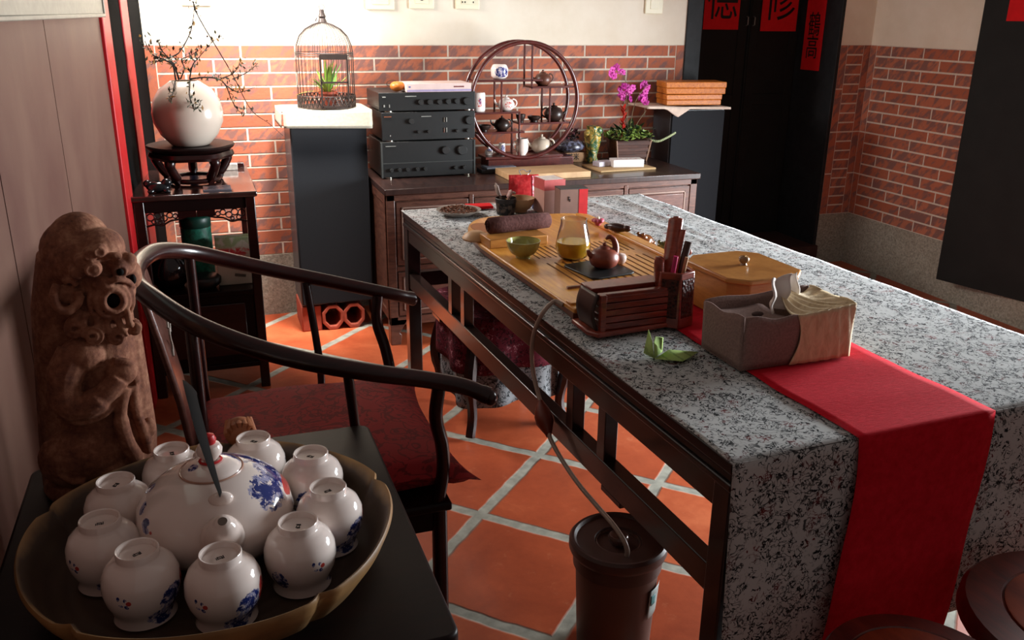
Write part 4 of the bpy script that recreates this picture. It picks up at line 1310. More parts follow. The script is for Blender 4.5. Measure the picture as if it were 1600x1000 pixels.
def bowlprof(r, h, foot, th=0.003):
    return [(0.0, 0.004), (foot * 0.8, 0.004), (foot * 0.85, 0.0), (foot, 0.0), (foot, 0.005), (r * 0.72, h * 0.28), (r * 0.93, h * 0.62), (r, h), (r - th, h), (r * 0.93 - th, h * 0.62), (r * 0.70 - th, h * 0.30), (foot * 0.6, 0.010), (0.0, 0.009)]
o = TT_('tea_bowl', 'yellow green glazed tea bowl in front of the rolled towel', 'bowl', 0.130, 1.335, TZ)
celadon = plain('yellow_green_glaze', '#a8a35c', 0.12, 0.6, var=0.1, scale=30)
MB().lathe(bowlprof(0.055, 0.054, 0.024), 40, cap=False).build('body', celadon, o, smooth=60)
MB().lathe([(0.0535, 0.0538), (0.0558, 0.0545), (0.0535, 0.0552)], 40, cap=False).build('rim', plain('pale_rim', '#c8c795', 0.15), o)
MB().lathe([(0.0, 0.030), (0.0455, 0.030)], 32, cap=False).build('tea', plain('pale_tea', '#8f8a4a', 0.05, 0.6), o)
o = MB().lathe([(0.0, 0.0), (0.045, 0.0), (0.048, 0.006), (0.040, 0.018), (0.022, 0.028), (0.012, 0.030), (0.0, 0.030)], 32, cap=False).build('wooden_dish', plain('pale_turned_wood', '#c79a6b', 0.45, var=0.05), loc=T(0.065, 1.605, TZ), smooth=50)
tag(o, 'small pale turned dish upside down on the far end of the tray', 'dish')

# ---- glass pitcher with tea
t = NT('clear_glass', 0.02, 0.5)
t.b.inputs['Transmission Weight'].default_value = 1.0
t.b.inputs['IOR'].default_value = 1.45
M['glass'] = t.mat
gp = TT_('glass_pitcher', 'clear glass tea pitcher half full of golden tea on the tray', 'pitcher', 0.272, 1.262, TZ)
gprof = [(0.0, 0.0), (0.032, 0.0), (0.046, 0.010), (0.0565, 0.034), (0.056, 0.052), (0.049, 0.085), (0.0425, 0.112), (0.0415, 0.124), (0.0425, 0.131),
         (0.0405, 0.131), (0.0392, 0.123), (0.0400, 0.111), (0.0468, 0.084), (0.0540, 0.052), (0.0545, 0.034), (0.045, 0.012), (0.030, 0.003), (0.0, 0.003)]
MB().lathe(gprof, 48, cap=False).build('body', M['glass'], gp, smooth=60)
t = NT('golden_tea', 0.02, 0.5)
t.base((1.0, 0.58, 0.03, 1)); t.b.inputs['Transmission Weight'].default_value = 0.3; t.b.inputs['IOR'].default_value = 1.33
MB().lathe([(0.0, 0.0036), (0.030, 0.0036), (0.0445, 0.0128), (0.0538, 0.034), (0.0534, 0.050), (0.0525, 0.058), (0.0, 0.058)], 48, cap=False).build('tea', t.mat, gp, smooth=40)
mb = MB().tube(spline([(-0.040, 0, 0.120), (-0.058, 0, 0.112), (-0.064, 0, 0.080), (-0.057, 0, 0.050)], 5), 0.0035, 10)

# ---- black mat and clay teapot
o = MB().prism(rrect(-0.078, 0.078, -0.088, 0.088, 0.02), 0.0, 0.006).build('tea_mat', plain('black_mat', '#131313', 0.45, 0.4, var=0.2), loc=T(0.290, 1.115, TZ), rz=TH + R(8), bevel=0.002)
tag(o, 'black rounded square mat under the red clay teapot', 'mat')
ct = TT_('clay_teapot', 'small red clay teapot with tall curved neck on the black mat', 'teapot', 0.308, 1.118, TZ + 0.0065)
clay = plain('red_clay', '#7a3826', 0.38, 0.5, var=0.12, scale=50)
MB().lathe([(0.0, 0.0), (0.026, 0.0), (0.040, 0.010), (0.0465, 0.026), (0.044, 0.042), (0.034, 0.054), (0.020, 0.060), (0.0, 0.061)], 40, cap=False).build('body', clay, ct, smooth=60)
l_ = MB().lathe([(0.0, 0.058), (0.019, 0.060), (0.014, 0.067), (0.0, 0.070)], 24, cap=False).build('lid', clay, ct, smooth=60)
MB().ball((0, 0, 0.073), 0.006, 12, 8).build('knob', clay, l_)
MB().tube(spline([(0.026, -0.012, 0.028), (0.036, -0.006, 0.060), (0.030, 0.0, 0.085), (0.018, 0.004, 0.093), (0.006, 0.004, 0.088)], 5), [0.012, 0.012, 0.012, 0.012, 0.011, 0.0105, 0.010, 0.010, 0.0095, 0.009, 0.009, 0.0085, 0.008, 0.008, 0.008, 0.0075, 0.007, 0.007, 0.006, 0.005, 0.004], 12).build('handle', clay, ct, smooth=60)
MB().tube(spline([(-0.034, 0.002, 0.034), (-0.048, 0.004, 0.044), (-0.053, 0.005, 0.058)], 4), [0.011, 0.010, 0.009, 0.008, 0.0075, 0.007, 0.0065, 0.006, 0.005], 12).build('spout', clay, ct, smooth=60)
o = MB().lathe([(0.0, 0.0), (0.012, 0.0), (0.020, 0.012), (0.0205, 0.024), (0.016, 0.032), (0.0, 0.034)], 24, cap=False).build('tea_cup', plain('pinkish_white_cup', '#c9b2a8', 0.2, 0.6, var=0.03), loc=T(0.385, 1.155, TZ), smooth=60)
tag(o, 'small pinkish white cup half hidden behind the red clay teapot', 'cup')

# ---- figurines at the right border of the tray
fgm = plain('pink_flower_clay', '#b0475a', 0.5, var=0.15)
pet = thing('clay_pet', 'dark clay figurine with pink flower at the right border of the tray', 'figurine', T(0.560, 1.500, 0.775 + 0.0475), TH + R(-60), 'tea figurines')
mb = MB()
mb.ball((0, 0, 0.014), (0.042, 0.018, 0.016), 16, 10); mb.ball((0.040, 0, 0.016), (0.016, 0.013, 0.012), 12, 8); mb.ball((-0.040, 0.0, 0.012), (0.014, 0.013, 0.010), 12, 8)
mb.build('body', plain('dark_red_clay', '#35130f', 0.3, 0.5), pet, smooth=180, remesh=0.002)
pf_ = thing('clay_pet', 'pink flower shaped clay figurine behind the tall neck of the clay teapot', 'figurine', T(0.535, 1.600, 0.775 + 0.0475), TH, 'tea figurines')
mb = MB()
for k in range(5): mb.ball((0.013 * math.cos(k * 2 * PI / 5), 0.013 * math.sin(k * 2 * PI / 5), 0.020), (0.012, 0.012, 0.008), 12, 8)
mb.ball((0, 0, 0.012), (0.013, 0.013, 0.013), 12, 8)
mb.build('petals', fgm, pf_, smooth=180, remesh=0.002)
MB().ball((0, 0, 0.029), 0.006, 10, 8).build('flower_centre', M['ivory'], pf_)
def frog(u, v, s, label, mat, rz):
    o = thing('clay_pet', label, 'figurine', T(u, v, 0.777), TH + rz, 'tea figurines')
    mb = MB()
    mb.ball((0, 0, 0.020), (0.034, 0.028, 0.022), 18, 12)
    mb.ball((0.016, 0, 0.034), (0.020, 0.020, 0.014), 14, 10)
    for sg in (1, -1):
        mb.ball((0.014, sg * 0.024, 0.010), (0.016, 0.011, 0.010), 12, 8)
        mb.ball((-0.022, sg * 0.018, 0.010), (0.014, 0.012, 0.010), 12, 8)
    b_ = mb.build('body', mat, o, smooth=180, remesh=0.002)
    for sg in (1, -1):
        MB().ball((0.024, sg * 0.011, 0.047), 0.0065, 10, 8).build('eye', mat, o)
    o.scale = (s, s, s)
    return o
frog(0.640, 1.440, 1.0, 'brown glazed squat figurine beside the tray, behind the olive green one', plain('brown_glaze', '#6b3f22', 0.15, 0.6, var=0.3), R(200))
frog(0.650, 1.325, 0.95, 'olive green glazed squat figurine between the tray and the tool holder', plain('olive_glaze', '#4c4a22', 0.15, 0.6, var=0.3), R(215))

# ---- slatted coaster rack at the near end of the tray
cd = TT_('coaster_rack', 'dark red slatted wooden coaster rack at the near end of the tray', 'coaster rack', 0.055, 0.655, rz=R(0))
mb = MB().prism([(-0.018, 0.03), (0.0, 0.0), (0.215, 0.012), (0.23, 0.05), (0.225, 0.13), (-0.015, 0.13)], 0.0, 0.014)
mb.build('base', M['red_wood'], cd, bevel=0.004)
mb = MB()
for k in range(5):
    z = 0.018 + k * 0.0175
    mb.box(0.030, 0.200, 0.018, 0.118, z, z + 0.012)
o = None
for k in range(5):
    z = 0.015 + k * 0.018
    MB().box(0.022, 0.210, 0.014, 0.118, z, z + 0.0158).build('coaster', M['red_wood'], cd, bevel=0.002)
def curved_side(i, j): return (0.002 - 0.012 * math.sin(PI * j) * 1.0 + 0.0, 0.02 + 0.095 * i, 0.012 + 0.098 * j)
MB().grid(curved_side, 8, 12).build('side_panel', plain('dark_side_panel', '#33201b', 0.4, var=0.1), cd, solid=0.006)
for (x, y) in ((0.008, 0.012), (0.208, 0.022)):
    MB().box(x, x + 0.016, y - 0.004, y + 0.010, 0.012, 0.110).build('post', M['red_wood'], cd, bevel=0.002)
MB().box(0.008, 0.216, 0.016, 0.034, 0.100, 0.110).build('top_bar', M['red_wood'], cd, bevel=0.002)
MB().box(0.006, 0.218, 0.060, 0.125, 0.102, 0.114).build('top_board', M['red_wood'], cd, bevel=0.002)

# ---- tool holder and tools
th_ = TT_('tool_holder', 'carved red wooden six sided holder full of tea tools', 'holder', 0.296, 0.704)
th_.scale = (1.08, 1.08, 1.10)
hexo = [(0.050 * math.cos(R(18 + 60 * k)), 0.050 * math.sin(R(18 + 60 * k))) for k in range(6)]
hexi = [(0.040 * math.cos(R(18 + 60 * k)), 0.040 * math.sin(R(18 + 60 * k))) for k in range(6)]
mb = MB()
vs = [(p[0] * 1.08, p[1] * 1.08, 0.0) for p in hexo] + [(p[0], p[1], 0.135) for p in hexo] + [(p[0], p[1], 0.135) for p in hexi] + [(p[0], p[1], 0.02) for p in hexi]
fs = [tuple(range(5, -1, -1))]
for k in range(6):
    j = (k + 1) % 6
    fs += [(k, j, 6 + j, 6 + k), (6 + k, 6 + j, 12 + j, 12 + k), (12 + k, 12 + j, 18 + j, 18 + k)]
fs.append((18, 19, 20, 21, 22, 23))
mb.add(vs, fs)
mb.build('body', M['red_wood'], th_, bevel=0.0025)
carve = NT('carved_dark_wood', 0.5, 0.3)
v = carve.coord(); n = carve.voro(v, 130)
carve.base(carve.ramp(n, [(0.2, C('#160806')), (0.6, C('#4a1c12'))])); carve.bump(n, 0.8, 0.004)
for k in (3, 4, 5):
    a = R(18 + 60 * k + 30)
    mb = MB().cbox((0.0455 * math.cos(a), 0.0455 * math.sin(a), 0.072), (0.002, 0.040, 0.095), rz=a)
    mb.build('carved_panel', carve.mat, th_)
HB = T(0.282, 0.706, 0.800)
def tool(name, label, pts, rad, mat, flat=1.0, cat='tea tool'):
    base = Vector(pts[0])
    o = MB().tube(spline([Vector(p) - base for p in pts], 5) if len(pts) > 2 else [Vector(p) - base for p in pts], rad, 12, flat=flat).build(name, mat, loc=HB + base, smooth=60)
    return tag(o, label, cat, 'tea tools standing in the holder')
tool('tea_scoop', 'broad red wooden tea scoop leaning right, tallest thing in the tool holder', [(-0.012, 0.0, 0.0), (0.0, 0.012, 0.12), (0.020, 0.03, 0.18), (0.034, 0.045, 0.235), (0.038, 0.05, 0.25)], [0.006] * 4 + [0.009] * 2 + [0.016] * 3 + [0.0195] * 9 + [0.015, 0.008], M['red_wood2'], 0.5)
tool('tea_funnel', 'dark red rounded tea funnel leaning left in the tool holder', [(-0.018, 0.0, 0.02), (-0.026, 0.004, 0.10), (-0.028, 0.006, 0.142), (-0.024, 0.006, 0.158)], [0.010] * 4 + [0.017] * 10 + [0.010, 0.004], M['red_wood'], 0.8)
tool('tea_pick', 'magenta pink pen in front of the red scoop in the tool holder', [(-0.004, -0.018, 0.0), (-0.006, -0.026, 0.10), (0.0, -0.028, 0.165)], [0.0045] * 3 + [0.0065] * 8, plain('magenta_pink', '#b4285c', 0.3), 1.0)
tool('tea_tongs', 'reddish brown wooden tongs, right of the broad scoop in the tool holder', [(0.008, 0.0, 0.0), (0.022, 0.008, 0.12), (0.034, 0.014, 0.19), (0.042, 0.018, 0.222)], [0.006] * 4 + [0.009] * 11, M['red_wood2'], 0.5)
tool('tea_needle', 'dark wooden tea needle, thickest handle at the right of the tool holder', [(0.014, -0.008, 0.0), (0.036, 0.0, 0.12), (0.050, 0.004, 0.178), (0.054, 0.005, 0.192)], [0.005] * 4 + [0.010] * 11, plain('dark_brown_wood', '#3a2015', 0.35), 1.0)
tool('tea_brush', 'pale bamboo tea stick in front of the dark needle in the tool holder', [(0.016, -0.02, 0.0), (0.028, -0.022, 0.11), (0.036, -0.022, 0.158)], [0.0035] * 4 + [0.005] * 7, plain('pale_bamboo', '#b98c62', 0.4), 1.0)
tool('tea_spoon', 'small wooden knobbed spoon, rightmost in the tool holder', [(0.020, 0.0, 0.0), (0.052, 0.02, 0.13), (0.070, 0.028, 0.160), (0.073, 0.029, 0.166)], [0.004] * 7 + [0.006, 0.009, 0.010, 0.010, 0.009, 0.007, 0.005, 0.003, 0.002], M['red_wood2'], 1.0)

# ---- lidded octagonal box
lb_ = TT_('lidded_box', 'honey coloured octagonal wooden box with knobbed lid behind the tissue box', 'box', 0.547, 0.748)
def octo(w, d, c): return [(-w + c, -d), (w - c, -d), (w, -d + c), (w, d - c), (w - c, d), (-w + c, d), (-w, d - c), (-w, -d + c)]
MB().prism(octo(0.110, 0.127, 0.043), 0.0, 0.108).build('body', M['bamboo_box'], lb_, bevel=0.002)
ld = MB().prism(octo(0.122, 0.140, 0.046), 0.109, 0.124).build('lid', M['bamboo_box'], lb_, bevel=0.004)
mb = MB().lathe([(0.010, 0.124), (0.008, 0.129), (0.0145, 0.136), (0.0150, 0.143), (0.011, 0.148), (0.0, 0.149)], 24, cap=False)
mb.build('knob', plain('turned_wood_knob', '#8a6a48', 0.2, 0.6), ld, smooth=60)
MB().tube([(0, 0, 0.148), (0, 0, 0.1505)], 0.004, 12).build('knob_cap', plain('brass_dot', '#c9a86a', 0.25, metal=0.8), ld)

# ---- fabric tissue box
tx = TT_('tissue_box', 'fabric tissue box in mauve brown and cream standing on the red runner', 'tissue box', 0.265, 0.350, 0.777, R(-1))
fab = plain('mauve_linen', '#8c746d', 0.95, 0.1, var=0.15, scale=180, bump=0.3)
BW, BD, BH = 0.305, 0.165, 0.120
def wallp(x0, y0, x1, y1, h0, h1, n=14, bow=0.0, lean=0.0):
    def fn(i, j):
        h = h0 + (h1 - h0) * i + 0.004 * math.sin(9 * i)
        nx, ny = (y1 - y0), -(x1 - x0); L = math.hypot(nx, ny)
        b = bow * math.sin(PI * i) * math.sin(PI * j * 0.8) + lean * j
        return (x0 + (x1 - x0) * i + nx / L * b, y0 + (y1 - y0) * i + ny / L * b, h * j)
    return fn
mb = MB()
mb.grid(wallp(0, 0, BW * 0.5, -0.002, 0.128, 0.118, bow=0.004, lean=0.004), 14, 8)
mb.grid(wallp(0, BD, 0, 0, 0.118, 0.128, bow=0.004, lean=0.004), 14, 8)
mb.grid(wallp(BW, BD, 0, BD, 0.128, 0.120, bow=0.004, lean=0.002), 14, 8)
mb.grid(lambda i, j: (i * BW, j * BD, 0.001), 4, 4)
mb.build('box_body', fab, tx, solid=0.003, smooth=60)
creamf = NT('cream_pleated_silk', 0.6, 0.35)
v = creamf.coord(scale=(1, 1, 0.35)); n = creamf.noise(v, 55, 3, 0.6, 0.8)
creamf.base(creamf.ramp(n, [(0.3, C('#cbb08a')), (0.7, C('#ecd8b2'))])); creamf.bump(n, 0.5, 0.005)
mb = MB()
def cream_front(i, j):
    s0 = 0.44 + 0.06 * math.sin(3.1 * (1 - j) + 0.3)
    x = BW * (s0 + (1 - s0) * i)
    return (x, -0.0075 - 0.003 * math.sin(PI * i) - 0.0015 * math.sin(34 * i + 5 * j), (0.122 + 0.012 * i) * j)
mb.grid(cream_front, 30, 12)
mb.grid(wallp(BW + 0.002, -0.006, BW + 0.004, BD, 0.134, 0.128, bow=0.002), 10, 8)
mb.build('cream_panel', creamf.mat, tx, solid=0.002, smooth=60)
mb = MB()
# sloping fabric top, cream gathers rising to the slit
def slope_l(i, j):
    return (0.010 + 0.140 * i, 0.008 + (BD - 0.016) * j, 0.098 - 0.006 * math.sin(PI * i) + 0.004 * math.sin(9 * j))
mb.grid(slope_l, 10, 8)
mb.build('inner_top', fab, tx, solid=0.002, smooth=60)
mb = MB()
def rimpt(i):
    # front rim from the middle to the right corner, then back along the right rim
    s_ = i * (BW * 0.56 + BD)
    if s_ < BW * 0.56: return Vector((BW * 0.44 + s_, -0.006, 0.121 + 0.012 * s_ / (BW * 0.56)))
    q = s_ - BW * 0.56
    return Vector((BW + 0.001, -0.006 + q, 0.133 - 0.02 * q))
def gather(i, j):
    a = rimpt(i); b = Vector((0.150 + 0.035 * i, 0.080 + 0.02 * i, 0.158))
    p_ = a.lerp(b, j)
    p_.z = a.z + (b.z - a.z) * j ** 1.9 - 0.012 * math.sin(PI * j) + 0.0030 * math.sin(48 * i + 3 * j) * math.sin(PI * min(1, j * 0.9 + 0.08))
    return tuple(p_)
mb.grid(gather, 70, 16)
mb.build('cream_gathers', creamf.mat, tx, solid=0.0015, smooth=60)
mb = MB()
def tissue(i, j):
    a = (i - 0.5) * 1.1
    return (0.128 + 0.050 * (i - 0.5) * (1 + 0.3 * j) + 0.006 * math.sin(7 * i), 0.060 + 0.020 * math.sin(4 * a + 1) + 0.006 * math.sin(9 * j), 0.112 + (0.078 + 0.012 * math.cos(6 * i)) * j)
mb.grid(tissue, 16, 10)
mb.grid(lambda i, j: (0.172 + 0.028 * i + 0.008 * math.sin(5 * j), 0.090 + 0.012 * math.sin(5 * i), 0.125 + 0.072 * j * (1 - 0.25 * (1 - i))), 8, 10)
mb.build('tissue', plain('white_tissue', '#e6ddd6', 0.9, 0.1, var=0.02), tx, solid=0.001, smooth=60)
mb = MB().ball((0.085, 0.07, 0.106), (0.016, 0.010, 0.006), 12, 8)
mb.build('fabric_bow', plain('dark_mauve', '#4a3734', 0.9), tx)

# ---- folded green paper, beads
t = NT('green_folded_paper', 0.75, 0.2)
v = t.coord(scale=(10, 90, 90)); n = t.wave(v, 1.0, 1.0)
t.base(t.mix(t.ramp(n, [(0.86, 0.0), (0.95, 0.5)]), C('#b4d07c'), C('#6a8a4c')))
gpp = TT_('green_paper', 'folded light green printed leaflet at the near left of the tool holder', 'paper', 0.130, 0.495, 0.776)
mb = MB()
mb.add([(-0.012, -0.010, 0.0), (0.042, -0.048, 0.0005), (0.112, -0.008, 0.0), (0.050, 0.028, 0.0015)], [(0, 1, 2, 3)])
mb.build('flap', t.mat, gpp, solid=0.0008)
mb = MB()
mb.add([(-0.014, -0.010, 0.001), (-0.020, 0.030, 0.001), (0.002, 0.050, 0.052), (-0.010, 0.010, 0.036)], [(0, 1, 2, 3)])
mb.add([(-0.014, -0.010, 0.001), (0.026, 0.020, 0.001), (0.030, 0.026, 0.036), (0.004, 0.020, 0.044), (-0.012, 0.0, 0.036)], [(0, 1, 2, 3, 4)])
mb.build('standing_flap', t.mat, gpp, solid=0.0008)
o = MB().ball((0, 0, 0.009), 0.009, 16, 10).build('bead', plain('red_bead', '#a3262c', 0.25, 0.6), loc=T(0.380, 0.640, 0.777))
tag(o, 'small red bead beside the tool holder', 'bead')

# ---- far end of the table
pl = TT_('dish_of_leaves', 'pale dish of dried brown tea leaves at the far left corner', 'dish', 0.190, 2.165, 0.772)
MB().lathe([(0.0, 0.003), (0.05, 0.0), (0.055, 0.0), (0.088, 0.018), (0.092, 0.022), (0.088, 0.022), (0.055, 0.006), (0.0, 0.006)], 48, cap=False).build('dish', plain('grey_dish', '#8c8178', 0.4), pl, smooth=60)
random.seed(3)
mb = MB()
for k in range(520):
    a, q = random.random() * 2 * PI, math.sqrt(random.random()) * 0.074
    L = 0.006 + 0.008 * random.random()
    mb.cbox((q * math.cos(a), q * math.sin(a), 0.012 + 0.022 * (1 - q / 0.08) * random.random() + 0.008), (L, 0.003, 0.002), rz=random.random() * 6, rx=random.random(), ry=random.random() - 0.5)
lv = mb.build('tea_leaves', plain('dried_tea_leaves', '#6b3a1c', 0.7, var=0.6, scale=90), pl, smooth=0)
lv['kind'] = 'stuff'
mb = MB()
for (x, y, z) in ((0.01, 0.01, 0.04), (0.03, -0.02, 0.034), (-0.02, -0.03, 0.03)): mb.cbox((x, y, z), (0.012, 0.006, 0.004), rz=x * 90, rx=0.4)
o = MB().box(-0.055, 0.055, -0.035, 0.035, 0.0, 0.012).build('red_packet', M['red_paper'], loc=T(0.315, 2.265, 0.772), rz=TH + R(-8), bevel=0.003)
tag(o, 'flat bright red packet behind the dish of tea leaves', 'packet')
bch = TT_('utensil_cup', 'black and white cup holding a strainer and scoops at the far end', 'cup', 0.375, 2.110, 0.772)
t = NT('black_white_cup', 0.5, 0.3)
v = t.coord(); t.base(t.ramp(t.noise(v, 45, 2), [(0.48, C('#15110f')), (0.58, C('#5a4a40'))]))
MB().lathe([(0.0, 0.0), (0.034, 0.0), (0.037, 0.004), (0.042, 0.062), (0.039, 0.062), (0.034, 0.006), (0.0, 0.005)], 32, cap=False).build('body', t.mat, bch, smooth=60)
MB().lathe([(0.0405, 0.048), (0.0430, 0.050), (0.0435, 0.066), (0.041, 0.068)], 32, cap=False).build('rim_band', plain('black_band', '#1c1a1a', 0.5), bch)
# strainer and scoops in it
def utensil(name, label, pts, rad, mat, flat=1.0):
    base = Vector(pts[0])
    o = MB().tube(spline([Vector(p) - base for p in pts], 5), rad, 12, flat=flat).build(name, mat, loc=T(0.375, 2.110, 0.78) + base, smooth=60)
    return tag(o, label, 'tea tool', 'utensils in the black and white cup')
utensil('tea_strainer', 'pale oval tea strainer leaning left in the black and white cup', [(0.0, 0.0, 0.0), (-0.022, 0.0, 0.06), (-0.034, 0.0, 0.085), (-0.042, 0.0, 0.115), (-0.046, 0.0, 0.124)], [0.003] * 5 + [0.010] * 2 + [0.021] * 8 + [0.012, 0.010, 0.008, 0.005, 0.003, 0.002], plain('pale_mesh', '#8a7a72', 0.5), 0.35)
utensil('wooden_scoop', 'small pinkish wooden scoop leaning right in the black and white cup', [(0.0, 0.0, 0.0), (0.012, 0.004, 0.055), (0.02, 0.006, 0.075), (0.026, 0.008, 0.090)], [0.004] * 6 + [0.013] * 8 + [0.006, 0.003], plain('pinkish_wood', '#a37b73', 0.5), 0.5)
utensil('serving_spoon', 'white spoon handle between strainer and scoop in the black and white cup', [(0.0, 0.01, 0.0), (0.03, 0.02, 0.07), (0.048, 0.02, 0.072)], [0.004] * 5 + [0.005] * 6, plain('white_spoon', '#b9a9a2', 0.3))
o = MB().lathe(bowlprof(0.062, 0.058, 0.030, 0.004), 36, cap=False).build('wooden_bowl', plain('pale_wood_bowl', '#a27e58', 0.5, var=0.08), loc=T(0.450, 2.140, 0.772), smooth=60)
tag(o, 'pale wooden bowl right of the utensil cup at the far end', 'bowl')
# red foil tea pouch
t = NT('red_foil', 0.3, 0.6)
v = t.coord(); n = t.noise(v, 60, 3)
t.base(t.ramp(n, [(0.4, C('#a3141c')), (0.75, C('#c23a3a'))])); t.bump(t.noise(v, 25, 2), 0.5, 0.01)
tp_ = TT_('tea_pouch', 'red foil tea pouch standing behind the wooden bowl', 'pouch', 0.520, 2.270, 0.772, R(-10))
def pouch(sgn):
    def fn(i, j):
        return (-0.065 + 0.13 * i, sgn * 0.024 * math.sin(PI * i) ** 0.5 * (1 - j ** 2) + sgn * 0.001, 0.128 * j)
    return fn
MB().grid(pouch(1), 10, 10).grid(pouch(-1), 10, 10).build('pouch', t.mat, tp_, smooth=60)
t = NT('pink_white_print', 0.4, 0.5)
v = t.coord(); t.base(t.ramp(t.noise(v, 90, 2), [(0.45, C('#e3c3c6')), (0.6, C('#c7445a'))]))
MB().grid(lambda i, j: (0.036 + 0.026 * i, -0.0245 * math.sin(PI * (0.777 + 0.2 * i)) ** 0.5 * (1 - (0.02 + 0.94 * j) ** 2) - 0.003, 0.004 + 0.118 * j), 4, 8).build('print_strip', t.mat, tp_, smooth=60)
MB().tube(spline([(-0.012, 0, 0.126), (-0.02, 0, 0.145), (0.0, 0, 0.150), (0.012, 0, 0.14), (0.03, 0, 0.146), (0.018, 0, 0.127)], 4), 0.004, 6, flat=0.4).build('silver_tie', plain('silver_ribbon', '#a9adb8', 0.25, metal=0.6), tp_)
o = MB().lathe([(0.0, 0.0), (0.024, 0.0), (0.027, 0.03), (0.024, 0.05), (0.0, 0.056)], 24, cap=False).build('tea_tin', plain('pale_green_tin', '#b4c49a', 0.4, var=0.1), loc=T(0.600, 2.262, 0.772), smooth=50)
tag(o, 'small pale green jar between the red pouch and the white and red box', 'jar')
o = MB().box(-0.022, 0.022, -0.02, 0.02, 0.0, 0.034).build('blue_packet', plain('blue_packet', '#3a3f7a', 0.4, var=0.2), loc=T(0.540, 2.155, 0.772), rz=TH, bevel=0.004)
tag(o, 'small blue packet at the foot of the white and red box', 'packet')
# two tea boxes
t1 = TT_('tea_box', 'tall pinkish tea carton with red and white top behind the brown carton', 'carton', 0.555, 2.090, 0.772, R(2), 'tea cartons')
MB().box(-0.042, 0.052, -0.05, 0.05, 0.0, 0.142).build('carton', plain('pinkish_card', '#b5877a', 0.55, var=0.06), t1, bevel=0.001)
MB().box(-0.0425, 0.0525, -0.0505, 0.0505, 0.100, 0.1425).build('red_band', plain('dull_red_card', '#b04a48', 0.5, var=0.1), t1)
MB().box(-0.036, 0.046, -0.045, 0.045, 0.1425, 0.1435).build('white_top', plain('white_card', '#d8ccc6', 0.5), t1)
t2 = TT_('tea_box', 'brown tea carton with a bright red side stripe next to the glass pitcher', 'carton', 0.604, 1.975, 0.772, R(-6), 'tea cartons')
MB().box(-0.058, 0.058, -0.035, 0.035, 0.0, 0.122).build('carton', plain('kraft_card', '#7c5b50', 0.6, var=0.06), t2, bevel=0.001)
MB().box(-0.0585, 0.0585, -0.0355, 0.0355, 0.1195, 0.1230).build('dark_top', plain('dark_card', '#2c2b2a', 0.6), t2)
MB().box(0.022, 0.0590, -0.0360, 0.0360, 0.001, 0.1190).build('red_stripe', plain('bright_red_card', '#c0141c', 0.5), t2)
mb = MB()
for (x, z, w, h) in ((-0.022, 0.083, 0.003, 0.016), (-0.019, 0.080, 0.010, 0.003), (-0.020, 0.088, 0.008, 0.0025), (-0.016, 0.074, 0.003, 0.008)): mb.cbox((x, -0.0358, z), (w, 0.001, h))
mb.build('printed_mark', M['ink'], t2)

# ================================================================ FAR LEFT: vase, twigs, things on the plant stand
FZ = 0.86
vs_ = thing('vase_stand', 'dark round carved wooden vase stand on top of the plant stand', 'stand', (-0.030, 3.985, FZ))
MB().lathe([(0.0, 0.128), (0.150, 0.128), (0.168, 0.140), (0.176, 0.150), (0.172, 0.156), (0.150, 0.152), (0.0, 0.150)], 48, cap=False, wob=lambda a, r, z: 1 + (0.02 * math.cos(6 * a) if r > 0.14 else 0)).build('top', M['rosewood_h'], vs_, smooth=50)
MB().lathe([(0.095, 0.100), (0.158, 0.100), (0.166, 0.112), (0.160, 0.128), (0.095, 0.128)], 48, cap=True, wob=lambda a, r, z: 1 + (0.05 * math.cos(6 * a) if r > 0.14 else 0)).build('apron', M['rosewood'], vs_, smooth=50)
for k in range(5):
    a = 2 * PI * k / 5 + 0.32
    pts = [(0.135, 0.115), (0.150, 0.085), (0.128, 0.045), (0.105, 0.018), (0.120, 0.006)]
    MB().tube(spline([(r * math.cos(a), r * math.sin(a), z) for r, z in pts], 5), [0.022] * 6 + [0.019] * 8 + [0.014] * 7, 10).build('leg', M['rosewood'], vs_)
MB().tube([(0.105 * math.cos(k * PI / 18), 0.105 * math.sin(k * PI / 18), 0.012) for k in range(36)], 0.009, 8, closed=True).build('base_ring', M['rosewood'], vs_)
t = NT('cream_vase_glaze', 0.18, 0.5)
v = t.coord(); t.base(t.ramp(t.noise(v, 4, 2), [(0.3, C('#b9aa9a')), (0.7, C('#cbbcae'))]))
va = thing('round_vase', 'round creamy white vase with budding twigs on the dark vase stand', 'vase', (-0.028, 3.985, FZ + 0.1515))
MB().lathe([(0.0, 0.006), (0.070, 0.0), (0.078, 0.004), (0.115, 0.045), (0.138, 0.095), (0.142, 0.135), (0.132, 0.185), (0.105, 0.228), (0.070, 0.252), (0.056, 0.262), (0.052, 0.262), (0.060, 0.248), (0.09, 0.22), (0.12, 0.15), (0.0, 0.02)], 64, cap=False).build('body', t.mat, va, smooth=60)
